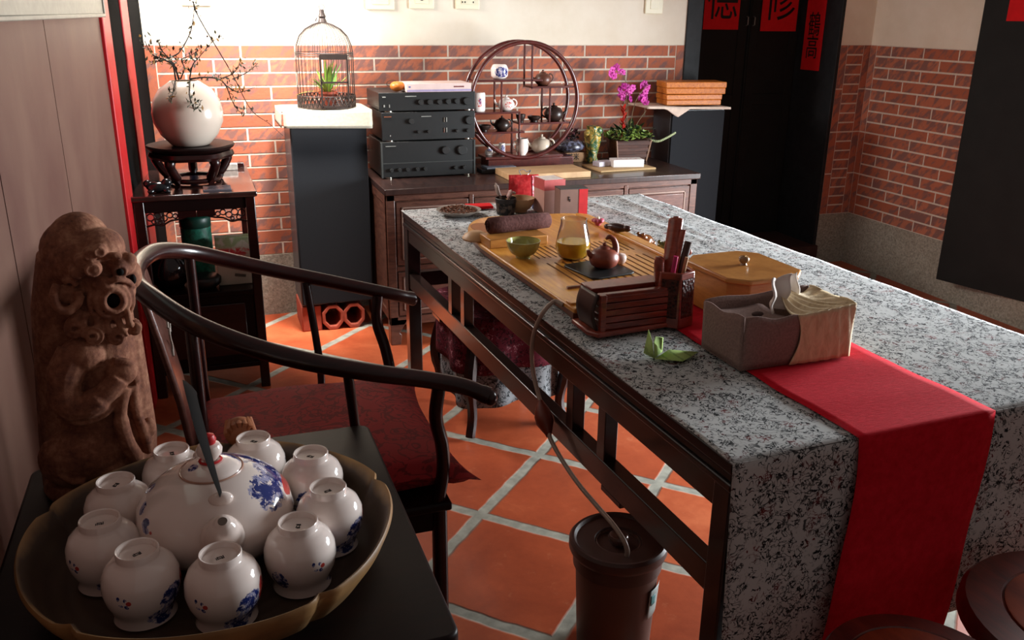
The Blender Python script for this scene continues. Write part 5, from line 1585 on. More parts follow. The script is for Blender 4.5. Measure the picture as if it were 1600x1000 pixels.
TWIGS = {
 'a': [(-0.047, 1.277), (-0.061, 1.336), (-0.078, 1.361), (-0.036, 1.384), (0.014, 1.46), (0.038, 1.543), (0.037, 1.582)],
 'b': [(0.037, 1.582), (0.057, 1.513), (0.16, 1.306), (0.226, 1.153), (0.296, 1.091), (0.355, 1.034)],
 'c': [(-0.06, 1.277), (-0.066, 1.336), (-0.094, 1.356), (-0.136, 1.377), (-0.152, 1.407), (-0.159, 1.432)],
 'd': [(-0.094, 1.356), (-0.124, 1.349), (-0.15, 1.336)],
 'e': [(-0.007, 1.279), (0.012, 1.335), (0.04, 1.366), (0.094, 1.422), (0.135, 1.45)],
 'f': [(-0.007, 1.279), (0.05, 1.286), (0.106, 1.28), (0.134, 1.251), (0.15, 1.198), (0.178, 1.149), (0.22, 1.142)],
 'g': [(0.119, 1.28), (0.17, 1.303), (0.204, 1.355)],
 'h': [(0.163, 1.277), (0.225, 1.303), (0.273, 1.339)],
 'i': [(-0.063, 1.274), (-0.074, 1.238), (-0.086, 1.202)],
 'j': [(-0.007, 1.274), (-0.013, 1.222), (0.0, 1.174), (0.025, 1.192)],
 'k': [(-0.042, 1.279), (-0.022, 1.323), (-0.029, 1.356), (0.013, 1.376), (0.046, 1.397)],
 'l': [(-0.078, 1.361), (-0.1, 1.392), (-0.107, 1.412)],
 'm': [(0.134, 1.251), (0.184, 1.224), (0.249, 1.244)]}
tg = thing('flowering_twigs', 'thin dark budding twigs spreading out of the round white vase', 'twigs', (-0.028, 3.985, FZ + 0.40))
bark = plain('twig_bark', '#20170f', 0.8, var=0.3)
random.seed(11)
leafv = []
mb = MB()
for kk, pts in TWIGS.items():
    ph = random.random() * 6
    P3 = []
    for i, (x, z) in enumerate(pts):
        yy = 4.05 - 3.985 - 0.065 + 0.012 * i * math.sin(ph)
        if kk in 'ij': yy = (-0.055, -0.135, -0.165, -0.165)[i]
        P3.append((x + 0.028, yy, z - FZ - 0.40))
    big = kk in 'cfa'
    sp_ = spline(P3, 6)
    n_ = len(sp_)
    w0 = 0.0042 if big else 0.003
    MB().tube(sp_, [max(0.0009, w0 * (1 - 0.72 * i / n_)) for i in range(n_)], 6).build('twig', bark, tg)
    for i in range(3, n_):
        for rep_ in range(1 if kk == 'b' else 2):
          if random.random() < (0.14 if kk == 'b' else 0.8):
            leafv.append(sp_[i] + Vector(((random.random() - .5) * 0.04, (random.random() - .5) * 0.05, (random.random() - .3) * 0.036)))
            if random.random() < 0.5 and kk != 'b':
                mb.tube([sp_[i], leafv[-1]], 0.0009, 4)
lm = MB()
for q in leafv:
    a = random.random() * 6
    s_ = 0.006 + 0.007 * random.random()
    lm.mi = 0 if random.random() < 0.7 else 1
    lm.M = Matrix.Translation(q) @ Euler((random.random() * 3, random.random() * 3, a)).to_matrix().to_4x4()
    lm.add([(-s_, 0, 0), (0, s_ * 0.45, 0.001), (s_, 0, 0), (0, -s_ * 0.45, 0.001)], [(0, 1, 2, 3)])
lm.M = Matrix.Identity(4)
mb.build('side_shoots', bark, tg)['kind'] = 'stuff'
l_ = lm.build('leaves', [plain('olive_leaf', '#34351a', 0.6, var=0.3), plain('ochre_bud', '#8a6228', 0.6, var=0.2)], tg, solid=0.0006, smooth=0)
l_['kind'] = 'stuff'

# objects on the stand top
o = thing('ornament_tray', 'dark glazed small crouching ornament at the near left of the plant stand top', 'ornament', (-0.165, 3.755, FZ))
mb = MB(); mb.ball((0, 0, 0.022), (0.048, 0.032, 0.022), 18, 12); mb.ball((0.032, -0.01, 0.040), (0.020, 0.018, 0.016), 12, 8); mb.ball((-0.040, 0.008, 0.034), (0.018, 0.014, 0.016), 12, 8)
for (x, y) in ((0.03, -0.024), (-0.03, -0.024), (0.03, 0.024), (-0.03, 0.024)): mb.ball((x, y, 0.008), (0.014, 0.012, 0.008), 10, 8)
mb.build('body', plain('black_glaze', '#17181a', 0.15, 0.6), o, smooth=180, remesh=0.003)
o.name = 'glazed_ornament'
o = MB().box(-0.055, 0.055, -0.045, 0.045, 0.0, 0.006).build('photo_card', plain('bluish_card', '#6d6a72', 0.25, 0.5), loc=(0.055, 3.765, FZ), bevel=0.001)
tag(o, 'bluish grey card lying at the front right of the plant stand top', 'card')
o = MB().prism(circle(0, 0, 0.075, 32, sy=0.8), 0.0, 0.010).build('round_plate', plain('dark_blue_plate', '#4a4d63', 0.2, 0.6), loc=(-0.025, 4.0, FZ + 0.001), bevel=0.003)
tag(o, 'blue grey plate lying under the round vase stand', 'plate')
o = MB().box(-0.06, 0.06, -0.015, 0.015, 0.0, 0.03).build('tile_piece', plain('pale_tile_piece', '#a59f97', 0.4, var=0.3, scale=60), loc=(0.10, 4.22, FZ), bevel=0.003)
tag(o, 'pale patterned strip at the back right edge of the plant stand top', 'ornament')

# on the open shelf of the stand
SZ2 = 0.447
o = thing('tea_canister', 'green embossed tea canister on the shelf of the plant stand', 'canister', (-0.045, 3.90, SZ2))
t = NT('green_embossed', 0.5, 0.4); v = t.coord(); n = t.noise(v, 45, 3, 0.6, 1.0)
t.base(t.ramp(n, [(0.4, C('#0f5a48')), (0.65, C('#1f7d64'))])); t.bump(n, 0.5, 0.003)
MB().lathe([(0.0, 0.0), (0.060, 0.0), (0.062, 0.005), (0.062, 0.235), (0.058, 0.24), (0.0, 0.24)], 40, cap=False).build('body', t.mat, o, smooth=50)
MB().lathe([(0.060, 0.232), (0.064, 0.236), (0.064, 0.275), (0.058, 0.282), (0.0, 0.284)], 40, cap=False).build('lid', plain('dark_green_lid', '#0b3b30', 0.4), o, smooth=50)
t = NT('floral_paper', 0.7, 0.3); v = t.coord(); n = t.noise(v, 26, 3, 0.5, 0.5); sz_ = t.sep(v)
band = t.ramp(sz_[2], [(0.115, 0.0), (0.135, 1.0), (0.155, 1.0), (0.165, 0.0)])
gb = t.ramp(sz_[2], [(0.155, 0.0), (0.165, 1.0)])
c1 = t.mix(t.math('MULTIPLY', band, t.ramp(n, [(0.42, 0.0), (0.5, 1.0)])), C('#bdb6a6'), C('#c1363a'))
c1 = t.mix(t.math('MULTIPLY', gb, t.ramp(n, [(0.42, 0.0), (0.55, 0.9)])), c1, C('#8b9a6c'))
t.base(c1)
o = thing('paper_gift_bag', 'pale paper bag with red and green flowers on the shelf of the plant stand', 'bag', (0.095, 3.80, SZ2))
MB().box(-0.070, 0.070, -0.03, 0.03, 0.0, 0.205).build('bag', t.mat, o, bevel=0.003)
MB().cbox((0.02, -0.031, 0.040), (0.045, 0.001, 0.012), ry=R(10)).build('printed_mark', plain('grey_print', '#5a544c', 0.6), o)
o = thing('dark_jar', 'large black round jar on the left of the plant stand shelf', 'jar', (-0.165, 3.82, SZ2))
MB().lathe([(0.0, 0.0), (0.05, 0.0), (0.072, 0.03), (0.078, 0.07), (0.066, 0.115), (0.045, 0.135), (0.04, 0.15), (0.046, 0.158), (0.0, 0.16)], 40, cap=False).build('body', plain('black_lacquer', '#1a1113', 0.12, 0.6), o, smooth=60)
o = thing('ribbed_pot', 'black ribbed low pot standing before the green canister on the shelf', 'pot', (-0.03, 3.765, SZ2))
MB().lathe([(0.0, 0.0), (0.04, 0.0), (0.064, 0.02), (0.066, 0.045), (0.058, 0.052), (0.0, 0.052)], 60, cap=False, wob=lambda a, r, z: 1 + 0.02 * math.cos(30 * a)).build('body', plain('black_iron', '#18181a', 0.4, 0.5), o, smooth=60)

# ================================================================ ON THE LEFT SPEAKER: bird cage
GZ = 1.109
cg = thing('bird_cage', 'dark wire bird cage with domed top on the left speaker', 'bird cage', (0.612, 4.445, GZ))
wire = plain('dark_bronze_wire', '#3a302c', 0.45, 0.5, metal=0.4)
CR = 0.136
MB().lathe([(0.0, 0.0), (CR + 0.004, 0.0), (CR + 0.005, 0.006), (0.0, 0.008)], 48, cap=False).build('floor_plate', wire, cg)
mb = MB()
NB = 34
for k in range(NB):
    a = 2 * PI * k / NB
    pts = [(CR, 0.006), (CR, 0.12), (CR, 0.245), (CR * 0.97, 0.285), (CR * 0.84, 0.330), (CR * 0.62, 0.362), (CR * 0.34, 0.383), (CR * 0.13, 0.392)]
    mb.tube([(r * math.cos(a), r * math.sin(a), z) for r, z in pts], 0.0013, 5)
for z in (0.245, 0.254, 0.058):
    mb.tube([(CR * math.cos(k * PI / 24), CR * math.sin(k * PI / 24), z) for k in range(48)], 0.002, 6, closed=True)
mb.build('bars', wire, cg)
# lattice skirt
mb = MB()
for k in range(40):
    a = 2 * PI * k / 40; b = a + 2 * PI / 40
    for (p, q) in ((a, b), (b, a)):
        mb.tube([(CR * 1.01 * math.cos(p), CR * 1.01 * math.sin(p), 0.006), (CR * 1.015 * math.cos((p + q) / 2), CR * 1.015 * math.sin((p + q) / 2), 0.032), (CR * 1.01 * math.cos(q), CR * 1.01 * math.sin(q), 0.058)], 0.0028, 5)
mb.build('lattice_skirt', wire, cg)
MB().lathe([(0.020, 0.388), (0.022, 0.392), (0.019, 0.400), (0.015, 0.410), (0.018, 0.418), (0.012, 0.432), (0.010, 0.447), (0.0, 0.450)], 20, cap=False).build('cap', wire, cg)
mb = MB().tube([(0.012 * math.cos(k * PI / 8), 0.0, 0.460 + 0.012 * math.sin(k * PI / 8)) for k in range(16)], 0.0016, 6, closed=True)
mb.tube(spline([(-0.008, 0, 0.450), (-0.020, -0.01, 0.425), (-0.035, -0.015, 0.395)], 5), [0.001] * 8 + [0.003] * 3, 6)
mb.build('hook', wire, cg)
mb = MB()
dx0, dx1, dy = -0.040, 0.085, -CR - 0.004
for x in (dx0, dx1): mb.box(x - 0.004, x + 0.004, dy - 0.003, dy + 0.004, 0.010, 0.250)
for z in (0.237, 0.125, 0.012): mb.box(dx0, dx1, dy - 0.003, dy + 0.003, z - 0.004, z + 0.004)
mb.box(dx0, dx1, dy - 0.004, dy + 0.004, 0.228, 0.252)
mb.build('door_frame', wire, cg)
cp = thing('caged_plant', 'green strappy plant in a red clay pot inside the bird cage', 'plant', (0.620, 4.445, GZ + 0.0085))
MB().lathe([(0.0, 0.0), (0.032, 0.0), (0.043, 0.055), (0.046, 0.055), (0.046, 0.066), (0.038, 0.066), (0.036, 0.056), (0.0, 0.052)], 32, cap=False).build('pot', plain('brick_red_pot', '#8a3a24', 0.6), cp, smooth=40)
random.seed(5)
greens = [plain('bright_leaf', '#7d9a3c', 0.45, 0.4, var=0.2), plain('deep_leaf', '#3f6a24', 0.5, 0.4, var=0.3)]
mb = MB()
def leafblade(mb, base, az, L, w, lift, droop):
    b = Vector(base); d = Vector((math.cos(az), math.sin(az), 0)); s = Vector((-math.sin(az), math.cos(az), 0))
    vs = []
    for k in range(7):
        q = k / 6
        p = b + d * (L * q) + Vector((0, 0, lift * q - droop * q * q))
        ww = w * math.sin(PI * min(0.97, q * 0.9 + 0.08))
        vs += [p - s * ww, p + s * ww]
    mb.add(vs, [(2 * k, 2 * k + 1, 2 * k + 3, 2 * k + 2) for k in range(6)])
for k in range(22):
    mb.mi = 0 if random.random() < 0.75 else 1
    leafblade(mb, (0, 0, 0.050), random.random() * 2 * PI, 0.04 + 0.075 * random.random(), 0.009, 0.08 + 0.09 * random.random(), 0.03 * random.random())
mb.mi = 0
leafblade(mb, (0, 0, 0.06), R(182), 0.155, 0.004, 0.045, 0.055)
mb.build('leaves', greens, cp, solid=0.0008, smooth=0)

# ================================================================ CABINET TOP: stereo
KZ = 0.7755
st_m = plain('stereo_black', '#1b1c1c', 0.38, 0.5, var=0.1, scale=12)
st_f = plain('stereo_front', '#161717', 0.42, 0.5, var=0.1, scale=30)
st_side = plain('stereo_side', '#3c3e3c', 0.35, 0.6)
kn = plain('stereo_knob', '#2b2c2c', 0.3, 0.6)
chrome = plain('chrome_bit', '#cfc8b8', 0.15, metal=0.9)
def hifi(name, label, z, h, x0, w, knobs, bars, feetx):
    o = thing(name, label, 'stereo unit', (x0, 4.265, z), 0, 'black stereo units stacked on the cabinet')
    MB().box(0.006, w - 0.006, 0.012, 0.34, 0.008, h - 0.002).build('case', st_side if name == 'power_amplifier' else st_m, o, bevel=0.002)
    MB().box(0.0, w, 0.0, 0.014, 0.006, h).build('front_panel', st_f, o, bevel=0.002)
    for (kx, kz, r) in knobs:
        mb = MB()
        old = mb.M; mb.M = Matrix.Translation((kx, 0.0, kz)) @ Matrix.Rotation(R(90), 4, 'X')
        mb.lathe([(r, 0.0), (r, 0.012), (r * 0.9, 0.016), (0.0, 0.016)], 24, cap=True)
        mb.build('knob', kn, o, smooth=40)
    for (bx, bz, bw, bh, m_) in bars:
        MB().cbox((bx, -0.0015, bz), (bw, 0.004, bh)).build('marking', m_, o)
    for fx in feetx:
        MB().lathe([(0.018, 0.0), (0.020, 0.002), (0.020, 0.0075), (0.0, 0.008)], 16, cx=fx, cy=0.025).build('foot', chrome, o)
        MB().lathe([(0.018, 0.0), (0.020, 0.002), (0.020, 0.0075), (0.0, 0.008)], 16, cx=fx, cy=0.30).build('foot', chrome, o)
    return o
tx_ = plain('panel_print', '#8c8c86', 0.5)
hifi('power_amplifier', 'bottom black stereo unit, largest of the stack, with two big knobs', KZ, 0.178, 0.832, 0.480,
     [(0.325, 0.130, 0.020), (0.410, 0.128, 0.024)] + [(x, 0.042, 0.009) for x in (0.05, 0.09, 0.13, 0.18, 0.22, 0.375, 0.42)],
     [(0.24, 0.075, 0.46, 0.003, st_side), (0.05, 0.158, 0.05, 0.002, tx_), (0.005, 0.09, 0.008, 0.17, st_side), (0.475, 0.09, 0.008, 0.17, st_side)], (0.04, 0.44))
hifi('control_amplifier', 'middle black stereo unit with one big knob at its right end', KZ + 0.1785, 0.140, 0.842, 0.468,
     [(0.438, 0.095, 0.021), (0.145, 0.096, 0.013), (0.18, 0.045, 0.007), (0.23, 0.045, 0.007), (0.375, 0.045, 0.008), (0.43, 0.045, 0.009)],
     [(0.310, 0.10, 0.004, 0.022, chrome), (0.322, 0.10, 0.004, 0.022, tx_), (0.310, 0.050, 0.004, 0.022, chrome), (0.322, 0.050, 0.004, 0.022, tx_), (0.03, 0.120, 0.035, 0.003, plain('orange_print', '#8a4a2a', 0.5)), (0.22, 0.118, 0.05, 0.003, tx_), (0.04, 0.03, 0.004, 0.006, tx_)], (0.04, 0.43))
hifi('tuner', 'top black stereo unit with a row of small knobs, under the orange pouch', KZ + 0.319, 0.092, 0.832, 0.480,
     [(0.204, 0.045, 0.013), (0.249, 0.045, 0.013), (0.297, 0.045, 0.012), (0.341, 0.046, 0.013), (0.385, 0.047, 0.013), (0.437, 0.046, 0.019)],
     [(0.025, 0.072, 0.016, 0.005, tx_), (0.155, 0.074, 0.055, 0.004, tx_), (0.025, 0.03, 0.006, 0.010, tx_), (0.05, 0.03, 0.004, 0.014, tx_)], (0.05, 0.445))
TOPZ = KZ + 0.319 + 0.0925
o = thing('disc_player', 'flat pale pinkish white booklet box on top of the stereo stack', 'box', (1.128, 4.31, TOPZ))
MB().box(-0.160, 0.162, -0.05, 0.13, 0.0, 0.040).build('box', plain('pale_pink_box', '#d9bfb8', 0.5, var=0.05), o, bevel=0.002)
MB().box(-0.158, 0.162, -0.0508, -0.049, 0.002, 0.012).build('lilac_band', plain('lilac_band', '#9d8fb0', 0.5), o)
MB().cbox((0.10, -0.0512, 0.024), (0.050, 0.001, 0.006)).build('printed_mark', plain('maroon_print', '#6e2a2a', 0.5), o)
MB().cbox((-0.145, -0.0512, 0.025), (0.008, 0.001, 0.006)).build('printed_mark', plain('blue_print', '#3a4a8a', 0.5), o)
o.name = 'flat_box'
o = thing('orange_pouch', 'small orange pouch with dark cord at the left of the flat pale box', 'pouch', (0.935, 4.33, TOPZ))
mb = MB(); mb.ball((0, 0, 0.024), (0.034, 0.035, 0.024), 20, 12); mb.ball((0.018, 0.0, 0.026), (0.022, 0.03, 0.020), 14, 10)
mb.build('pouch', plain('orange_satin', '#d07a2e', 0.4, var=0.1), o, smooth=180, remesh=0.003)
MB().tube(spline([(0.0, 0, 0.047), (-0.02, 0, 0.052), (-0.045, 0, 0.045), (-0.047, 0, 0.030), (-0.03, 0, 0.026)], 5), 0.0015, 6).build('cord', bark, o)

# ================================================================ round curio shelf
cs = thing('curio_shelf', 'round dark red wooden curio shelf with teapots on the cabinet', 'shelf', (1.604, 4.34, KZ))
cw = wood('curio_wood', '#35100e', '#5c211c', 0.3, (8, 8, 8), coat=0.4)
CZ = 0.352; RR = 0.288; OZ = 0.012; DP = 0.125
mb = MB()
for (y, r, th2) in ((0.0, RR, 0.011), (DP, RR, 0.010)):
    pts_ = [(r * math.cos(k * PI / 36), y, CZ + r * math.sin(k * PI / 36)) for k in range(72)]
    MB().tube(pts_, th2, 10, closed=True, up=None).build('ring', cw, cs, smooth=60)
mb = MB()
a0, a1 = R(-40), R(220)
MB().grid(lambda i, j: ((RR + 0.002) * math.cos(a0 + (a1 - a0) * i), DP * j, CZ + (RR + 0.002) * math.sin(a0 + (a1 - a0) * i)), 80, 1).build('rim_band', cw, cs, solid=0.006, smooth=60) if False else None
def shelf_(x0, x1, z):
    z += OZ
    MB().box(x0, x1, 0.0, DP, z, z + 0.010).build('shelf', cw, cs, bevel=0.002)
def div_(x, z0, z1):
    z0 += OZ; z1 += OZ
    for y in (0.0, DP - 0.009): MB().box(x - 0.0045, x + 0.0045, y, y + 0.009, z0, z1).build('divider', cw, cs, bevel=0.0015)
shelf_(-0.265, 0.092, 0.437); shelf_(0.03, 0.268, 0.402)
shelf_(-0.285, -0.03, 0.278); shelf_(-0.03, 0.255, 0.220); shelf_(-0.255, 0.0, 0.178)
div_(0.035, 0.40, 0.632); div_(-0.128, 0.288, 0.437); div_(0.137, 0.230, 0.402); div_(-0.030, 0.062, 0.288)
MB().box(-0.215, 0.215, -0.005, DP + 0.005, 0.060, 0.074).build('shelf', cw, cs, bevel=0.002)
mb = MB(); mb.prism([(-0.20, 0.0), (0.28, 0.0), (0.28, DP), (-0.20, DP)], 0.0, 0.060); mb.build('base', cw, cs, bevel=0.004)
CX, CYY = 1.604, 4.34
def curio(name, label, x, z, y=0.055, cat='teapot', group='curios on the round shelf'):
    return thing(name, label, cat, (CX + x, CYY + y, KZ + z + OZ + 0.0005), 0, group)
bw = porcelain('blue_white_jar', [((0, -0.04, 0.035), (0.05, 0.03, 0.035))], [((0.5, 0.5, 0.5), 0.01)], 60)
o = curio('porcelain_jar', 'blue and white porcelain jar on the upper left shelf of the round frame', -0.123, 0.447, cat='jar')
MB().lathe([(0.0, 0.0), (0.030, 0.0), (0.043, 0.015), (0.045, 0.05), (0.036, 0.068), (0.030, 0.072), (0.0, 0.072)], 36, cap=False).build('body', bw, o, smooth=60)
def pot(name, label, x, z, s, mat, rz=0.0, hs=1.0, loop='side'):
    o = curio(name, label, x, z)
    o.rotation_euler = (0, 0, rz)
    MB().lathe([(0.0, 0.0), (0.022 * s, 0.0), (0.036 * s, 0.014 * s * hs), (0.038 * s, 0.030 * s * hs), (0.028 * s, 0.048 * s * hs), (0.014 * s, 0.053 * s * hs), (0.0, 0.054 * s * hs)], 32, cap=False).build('body', mat, o, smooth=60)
    MB().lathe([(0.016 * s, 0.051 * s * hs), (0.013 * s, 0.057 * s * hs), (0.004 * s, 0.060 * s * hs), (0.005 * s, 0.067 * s * hs), (0.0, 0.069 * s * hs)], 20, cap=False).build('lid', mat, o, smooth=60)
    MB().tube(spline([(-0.034 * s, 0, 0.024 * s * hs), (-0.050 * s, 0, 0.034 * s * hs), (-0.056 * s, 0, 0.050 * s * hs)], 4), [0.007 * s, 0.006 * s, 0.006 * s, 0.005 * s, 0.005 * s, 0.004 * s, 0.004 * s, 0.0035 * s, 0.003 * s], 10).build('spout', mat, o, smooth=60)
    hp = [(0.030 * s + 0.020 * s * math.sin(a), 0, 0.032 * s * hs + 0.018 * s * math.cos(a)) for a in [PI * k / 8 for k in range(9)]]
    MB().tube(hp, 0.0033 * s, 8).build('handle', mat, o, smooth=60)
    return o
dk = plain('dark_zisha', '#2b1d19', 0.35, 0.5, var=0.15)
dk2 = plain('brown_zisha', '#5a3426', 0.4, 0.5, var=0.2)
pot('curio_teapot', 'brown clay teapot on the upper right shelf of the round frame', 0.115, 0.412, 1.15, dk2)
flo = porcelain('pink_floral_pot', [((0.5, 0.5, 0.5), 0.01)], [((0.0, -0.035, 0.03), (0.03, 0.03, 0.025))], 70, 0.06)
pot('curio_teapot', 'white teapot with pink flowers on the middle shelf of the round frame', -0.085, 0.288, 1.15, flo)
o = curio('porcelain_canister', 'tall white porcelain canister with pink print at the left of the round shelf', -0.236, 0.288, cat='canister')
MB().lathe([(0.0, 0.0), (0.033, 0.0), (0.036, 0.006), (0.036, 0.088), (0.032, 0.094), (0.0, 0.095)], 32, cap=False).build('body', porcelain('pink_print_canister', [((0, -0.036, 0.05), (0.012, 0.01, 0.02))], [((0.0, -0.036, 0.045), (0.022, 0.02, 0.035))], 65, 0.06), o, smooth=50)
pot('curio_teapot', 'large dark teapot at the right end of the middle shelf', 0.180, 0.230, 1.35, dk, rz=PI)
pot('curio_teapot', 'dark round teapot on the lower left shelf', -0.108, 0.188, 1.1, dk)
o = curio('dark_bowl', 'low dark bowl at the left end of the lower left shelf', -0.205, 0.188, cat='bowl')
MB().lathe(bowlprof(0.036, 0.030, 0.018), 28, cap=False).build('body', dk, o, smooth=60)
o = curio('dark_cup', 'small dark cup on the right middle shelf next to the divider', -0.005, 0.230, cat='cup')
MB().lathe(bowlprof(0.026, 0.038, 0.016), 28, cap=False).build('body', dk, o, smooth=60)
o = curio('dark_bowl', 'flat dark bowl between the small dark cup and the divider of the middle shelf', 0.070, 0.230, cat='bowl')
MB().lathe(bowlprof(0.036, 0.026, 0.020), 28, cap=False).build('body', dk, o, smooth=60)
o = curio('porcelain_bottle', 'tiny white and blue bottle with thin neck at the bottom left', -0.178, 0.063, cat='bottle')
MB().lathe([(0.0, 0.0), (0.018, 0.0), (0.022, 0.012), (0.020, 0.024), (0.008, 0.034), (0.005, 0.05), (0.005, 0.072), (0.0, 0.073)], 24, cap=False).build('body', porcelain('small_bottle', [((0, -0.02, 0.03), (0.03, 0.02, 0.01))], [((0.5, 0.5, 0.5), 0.01)], 120), o, smooth=50)
o = curio('porcelain_cup', 'blue and white cylindrical cup beside the tiny bottle', -0.106, 0.063, cat='cup')
MB().lathe([(0.0, 0.0), (0.016, 0.0), (0.018, 0.005), (0.017, 0.060), (0.014, 0.060), (0.014, 0.008), (0.0, 0.007)], 24, cap=False).build('body', porcelain('cyl_cup', [((0, -0.016, 0.03), (0.014, 0.012, 0.03))], [((0.5, 0.5, 0.5), 0.01)], 120), o, smooth=50)
o = curio('milk_jug', 'white glazed jug at the bottom of the round shelf', -0.008, 0.063, 0.02, cat='jug')
MB().lathe([(0.0, 0.0), (0.020, 0.0), (0.031, 0.020), (0.034, 0.045), (0.029, 0.070), (0.028, 0.080), (0.032, 0.086), (0.029, 0.086), (0.025, 0.072), (0.029, 0.045), (0.0, 0.01)], 32, cap=False).build('body', M['white_glaze'], o, smooth=60)
MB().tube(spline([(-0.029, 0, 0.074), (-0.046, 0, 0.062), (-0.044, 0, 0.036), (-0.031, 0, 0.026)], 5), 0.004, 8).build('handle', M['white_glaze'], o, smooth=60)
cream_g = plain('cream_glaze', '#c9b9a6', 0.15, 0.6, var=0.05)
pot('curio_teapot', 'cream white teapot with big ring handle at the bottom of the round shelf', 0.115, 0.063, 1.45, cream_g)

# ================================================================ rest of the cabinet top
o = MB().box(-0.215, 0.215, -0.115, 0.115, 0.0, 0.030).build('pale_board', M['kraft'], loc=(1.635, 4.155, KZ), rz=R(1), bevel=0.002)
tag(o, 'pale wooden tea board box lying at the front of the cabinet top', 'board')
mb = MB()
o = MB().box(-0.12, 0.12, -0.10, 0.10, 0.0, 0.022).build('dark_book', plain('charcoal_book', '#22262a', 0.5), loc=(1.455, 4.275, KZ + 0.0), rz=R(-5), bevel=0.002)
bpy.data.objects.remove(o)
o = MB().box(-0.10, 0.10, -0.055, 0.055, 0.0, 0.018).build('dark_book', plain('charcoal_book', '#22262a', 0.5), loc=(1.455, 4.335, KZ), rz=R(-3), bevel=0.002)
tag(o, 'charcoal covered book on the cabinet between stereo and pale board', 'book')
o = MB().box(-0.075, 0.085, -0.05, 0.05, 0.0, 0.010).build('magazine', plain('bluish_magazine', '#7f8590', 0.35, var=0.2, scale=40), loc=(1.455, 4.338, KZ + 0.0185), rz=R(2), bevel=0.001)
tag(o, 'thin bluish grey magazine lying on the charcoal book', 'magazine')
o = MB().box(-0.07, 0.07, -0.03, 0.03, 0.0, 0.008).build('paper_fan', plain('dusty_pink_card', '#9a6f6c', 0.5), loc=(1.70, 4.305, KZ), rz=R(-14), bevel=0.001)
tag(o, 'dusty pink card behind the pale board below the round shelf', 'card')
# cardboard box with a dark flower pot on it
o = thing('cardboard_box', 'small brown cardboard box with black writing under the dark flowered pot', 'box', (1.992, 4.555, KZ), R(2))
MB().box(-0.105, 0.060, -0.05, 0.05, 0.0, 0.052).build('box', plain('brown_cardboard', '#9a7350', 0.8, var=0.06), o, bevel=0.001)
lettering('茶米', 0.036, o, M['ink'], (-0.042, -0.0515, 0.027), (R(90), 0, 0), sc=(1.0, 1.1))
o.children[0].name = 'carton'
t = NT('slate_glaze', 0.3, 0.5); v = t.coord(); n = t.noise(v, 60, 3, 0.6)
t.base(t.ramp(n, [(0.45, C('#2e2a30')), (0.62, C('#6b6c80'))]))
o = thing('low_flower_pot', 'low round slate blue pot with dark red berries on the cardboard box', 'plant', (1.940, 4.555, KZ + 0.0525))
MB().lathe([(0.0, 0.0), (0.055, 0.0), (0.088, 0.018), (0.094, 0.032), (0.080, 0.056), (0.060, 0.066), (0.056, 0.062), (0.0, 0.055)], 40, cap=False).build('pot', t.mat, o, smooth=60)
mb = MB(); random.seed(9)
for k in range(46):
    a, q = random.random() * 2 * PI, 0.05 * math.sqrt(random.random())
    mb.mi = 0 if random.random() < 0.5 else 1
    mb.ball((0.025 + q * math.cos(a), q * math.sin(a), 0.070 + 0.055 * random.random()), 0.0065, 8, 6)
b_ = mb.build('berries', [plain('wine_berry', '#4a1f28', 0.3, var=0.3), plain('dark_berry', '#1c1618', 0.3)], o); b_['kind'] = 'stuff'
mb = MB()
for k in range(14):
    a = random.random() * 6.28
    mb.tube([(0.02, 0, 0.05), (0.02 + 0.04 * math.cos(a), 0.04 * math.sin(a), 0.09 + 0.04 * random.random())], 0.0012, 4)
mb.build('stems', bark, o)
# gold green figurine vase
o = thing('carved_vase', 'gold and jade green carved vase between the berries and the planter', 'vase', (2.062, 4.50, KZ), 0)
t = NT('gold_green_glaze', 0.25, 0.6); v = t.coord(); n = t.noise(v, 26, 4, 0.65, 0.8)
t.base(t.ramp(n, [(0.38, C('#1f4a3c')), (0.48, C('#4f6a3a')), (0.56, C('#b08a3a')), (0.68, C('#d9bb6e'))])); t.bump(n, 0.8, 0.01)
mb = MB().lathe([(0.0, 0.0), (0.030, 0.0), (0.034, 0.01), (0.028, 0.03), (0.036, 0.07), (0.044, 0.11), (0.046, 0.14), (0.038, 0.165), (0.030, 0.18), (0.036, 0.195), (0.0, 0.19)], 40, cap=False, wob=lambda a, r, z: 1 + 0.07 * math.sin(7 * a + 40 * z))
mb.ball((0.030, -0.015, 0.17), (0.022, 0.02, 0.024), 14, 10); mb.ball((-0.034, -0.01, 0.155), (0.022, 0.018, 0.026), 14, 10)
mb.build('body', t.mat, o, smooth=60)
# planter with orchids
o = thing('orchid_planter', 'square wooden planter with purple orchids and green ivy on the cabinet', 'plant', (2.288, 4.512, KZ), R(-3))
pw = wood('planter_wood', '#2b1712', '#5a3224', 0.7, (3, 3, 26))
mb = MB().prism([(-0.085, -0.065), (0.085, -0.065), (0.085, 0.065), (-0.085, 0.065)], 0.0, 0.115, 1.22)
pl_ = mb.build('planter', pw, o, bevel=0.003)
mb = MB()
for z in (0.02, 0.055, 0.09):
    k = 1 + 0.22 * z / 0.115
    mb.box(-0.088 * k, 0.088 * k, -0.070 * k, -0.064 * k, z, z + 0.020)
mb.build('slats', pw, pl_, bevel=0.002)
pcm = plain('pale_corner', '#8c6a55', 0.6)
for sx_ in (-1, 1): MB().tube([(sx_ * 0.086, -0.066, 0.0), (sx_ * 0.104, -0.080, 0.118)], 0.006, 6).build('corner_post', pcm, pl_)
MB().box(-0.09, 0.09, -0.07, 0.07, 0.098, 0.112).build('moss', plain('moss_soil', '#2b2a17', 0.95, var=0.4), o)
random.seed(21)
mb = MB()
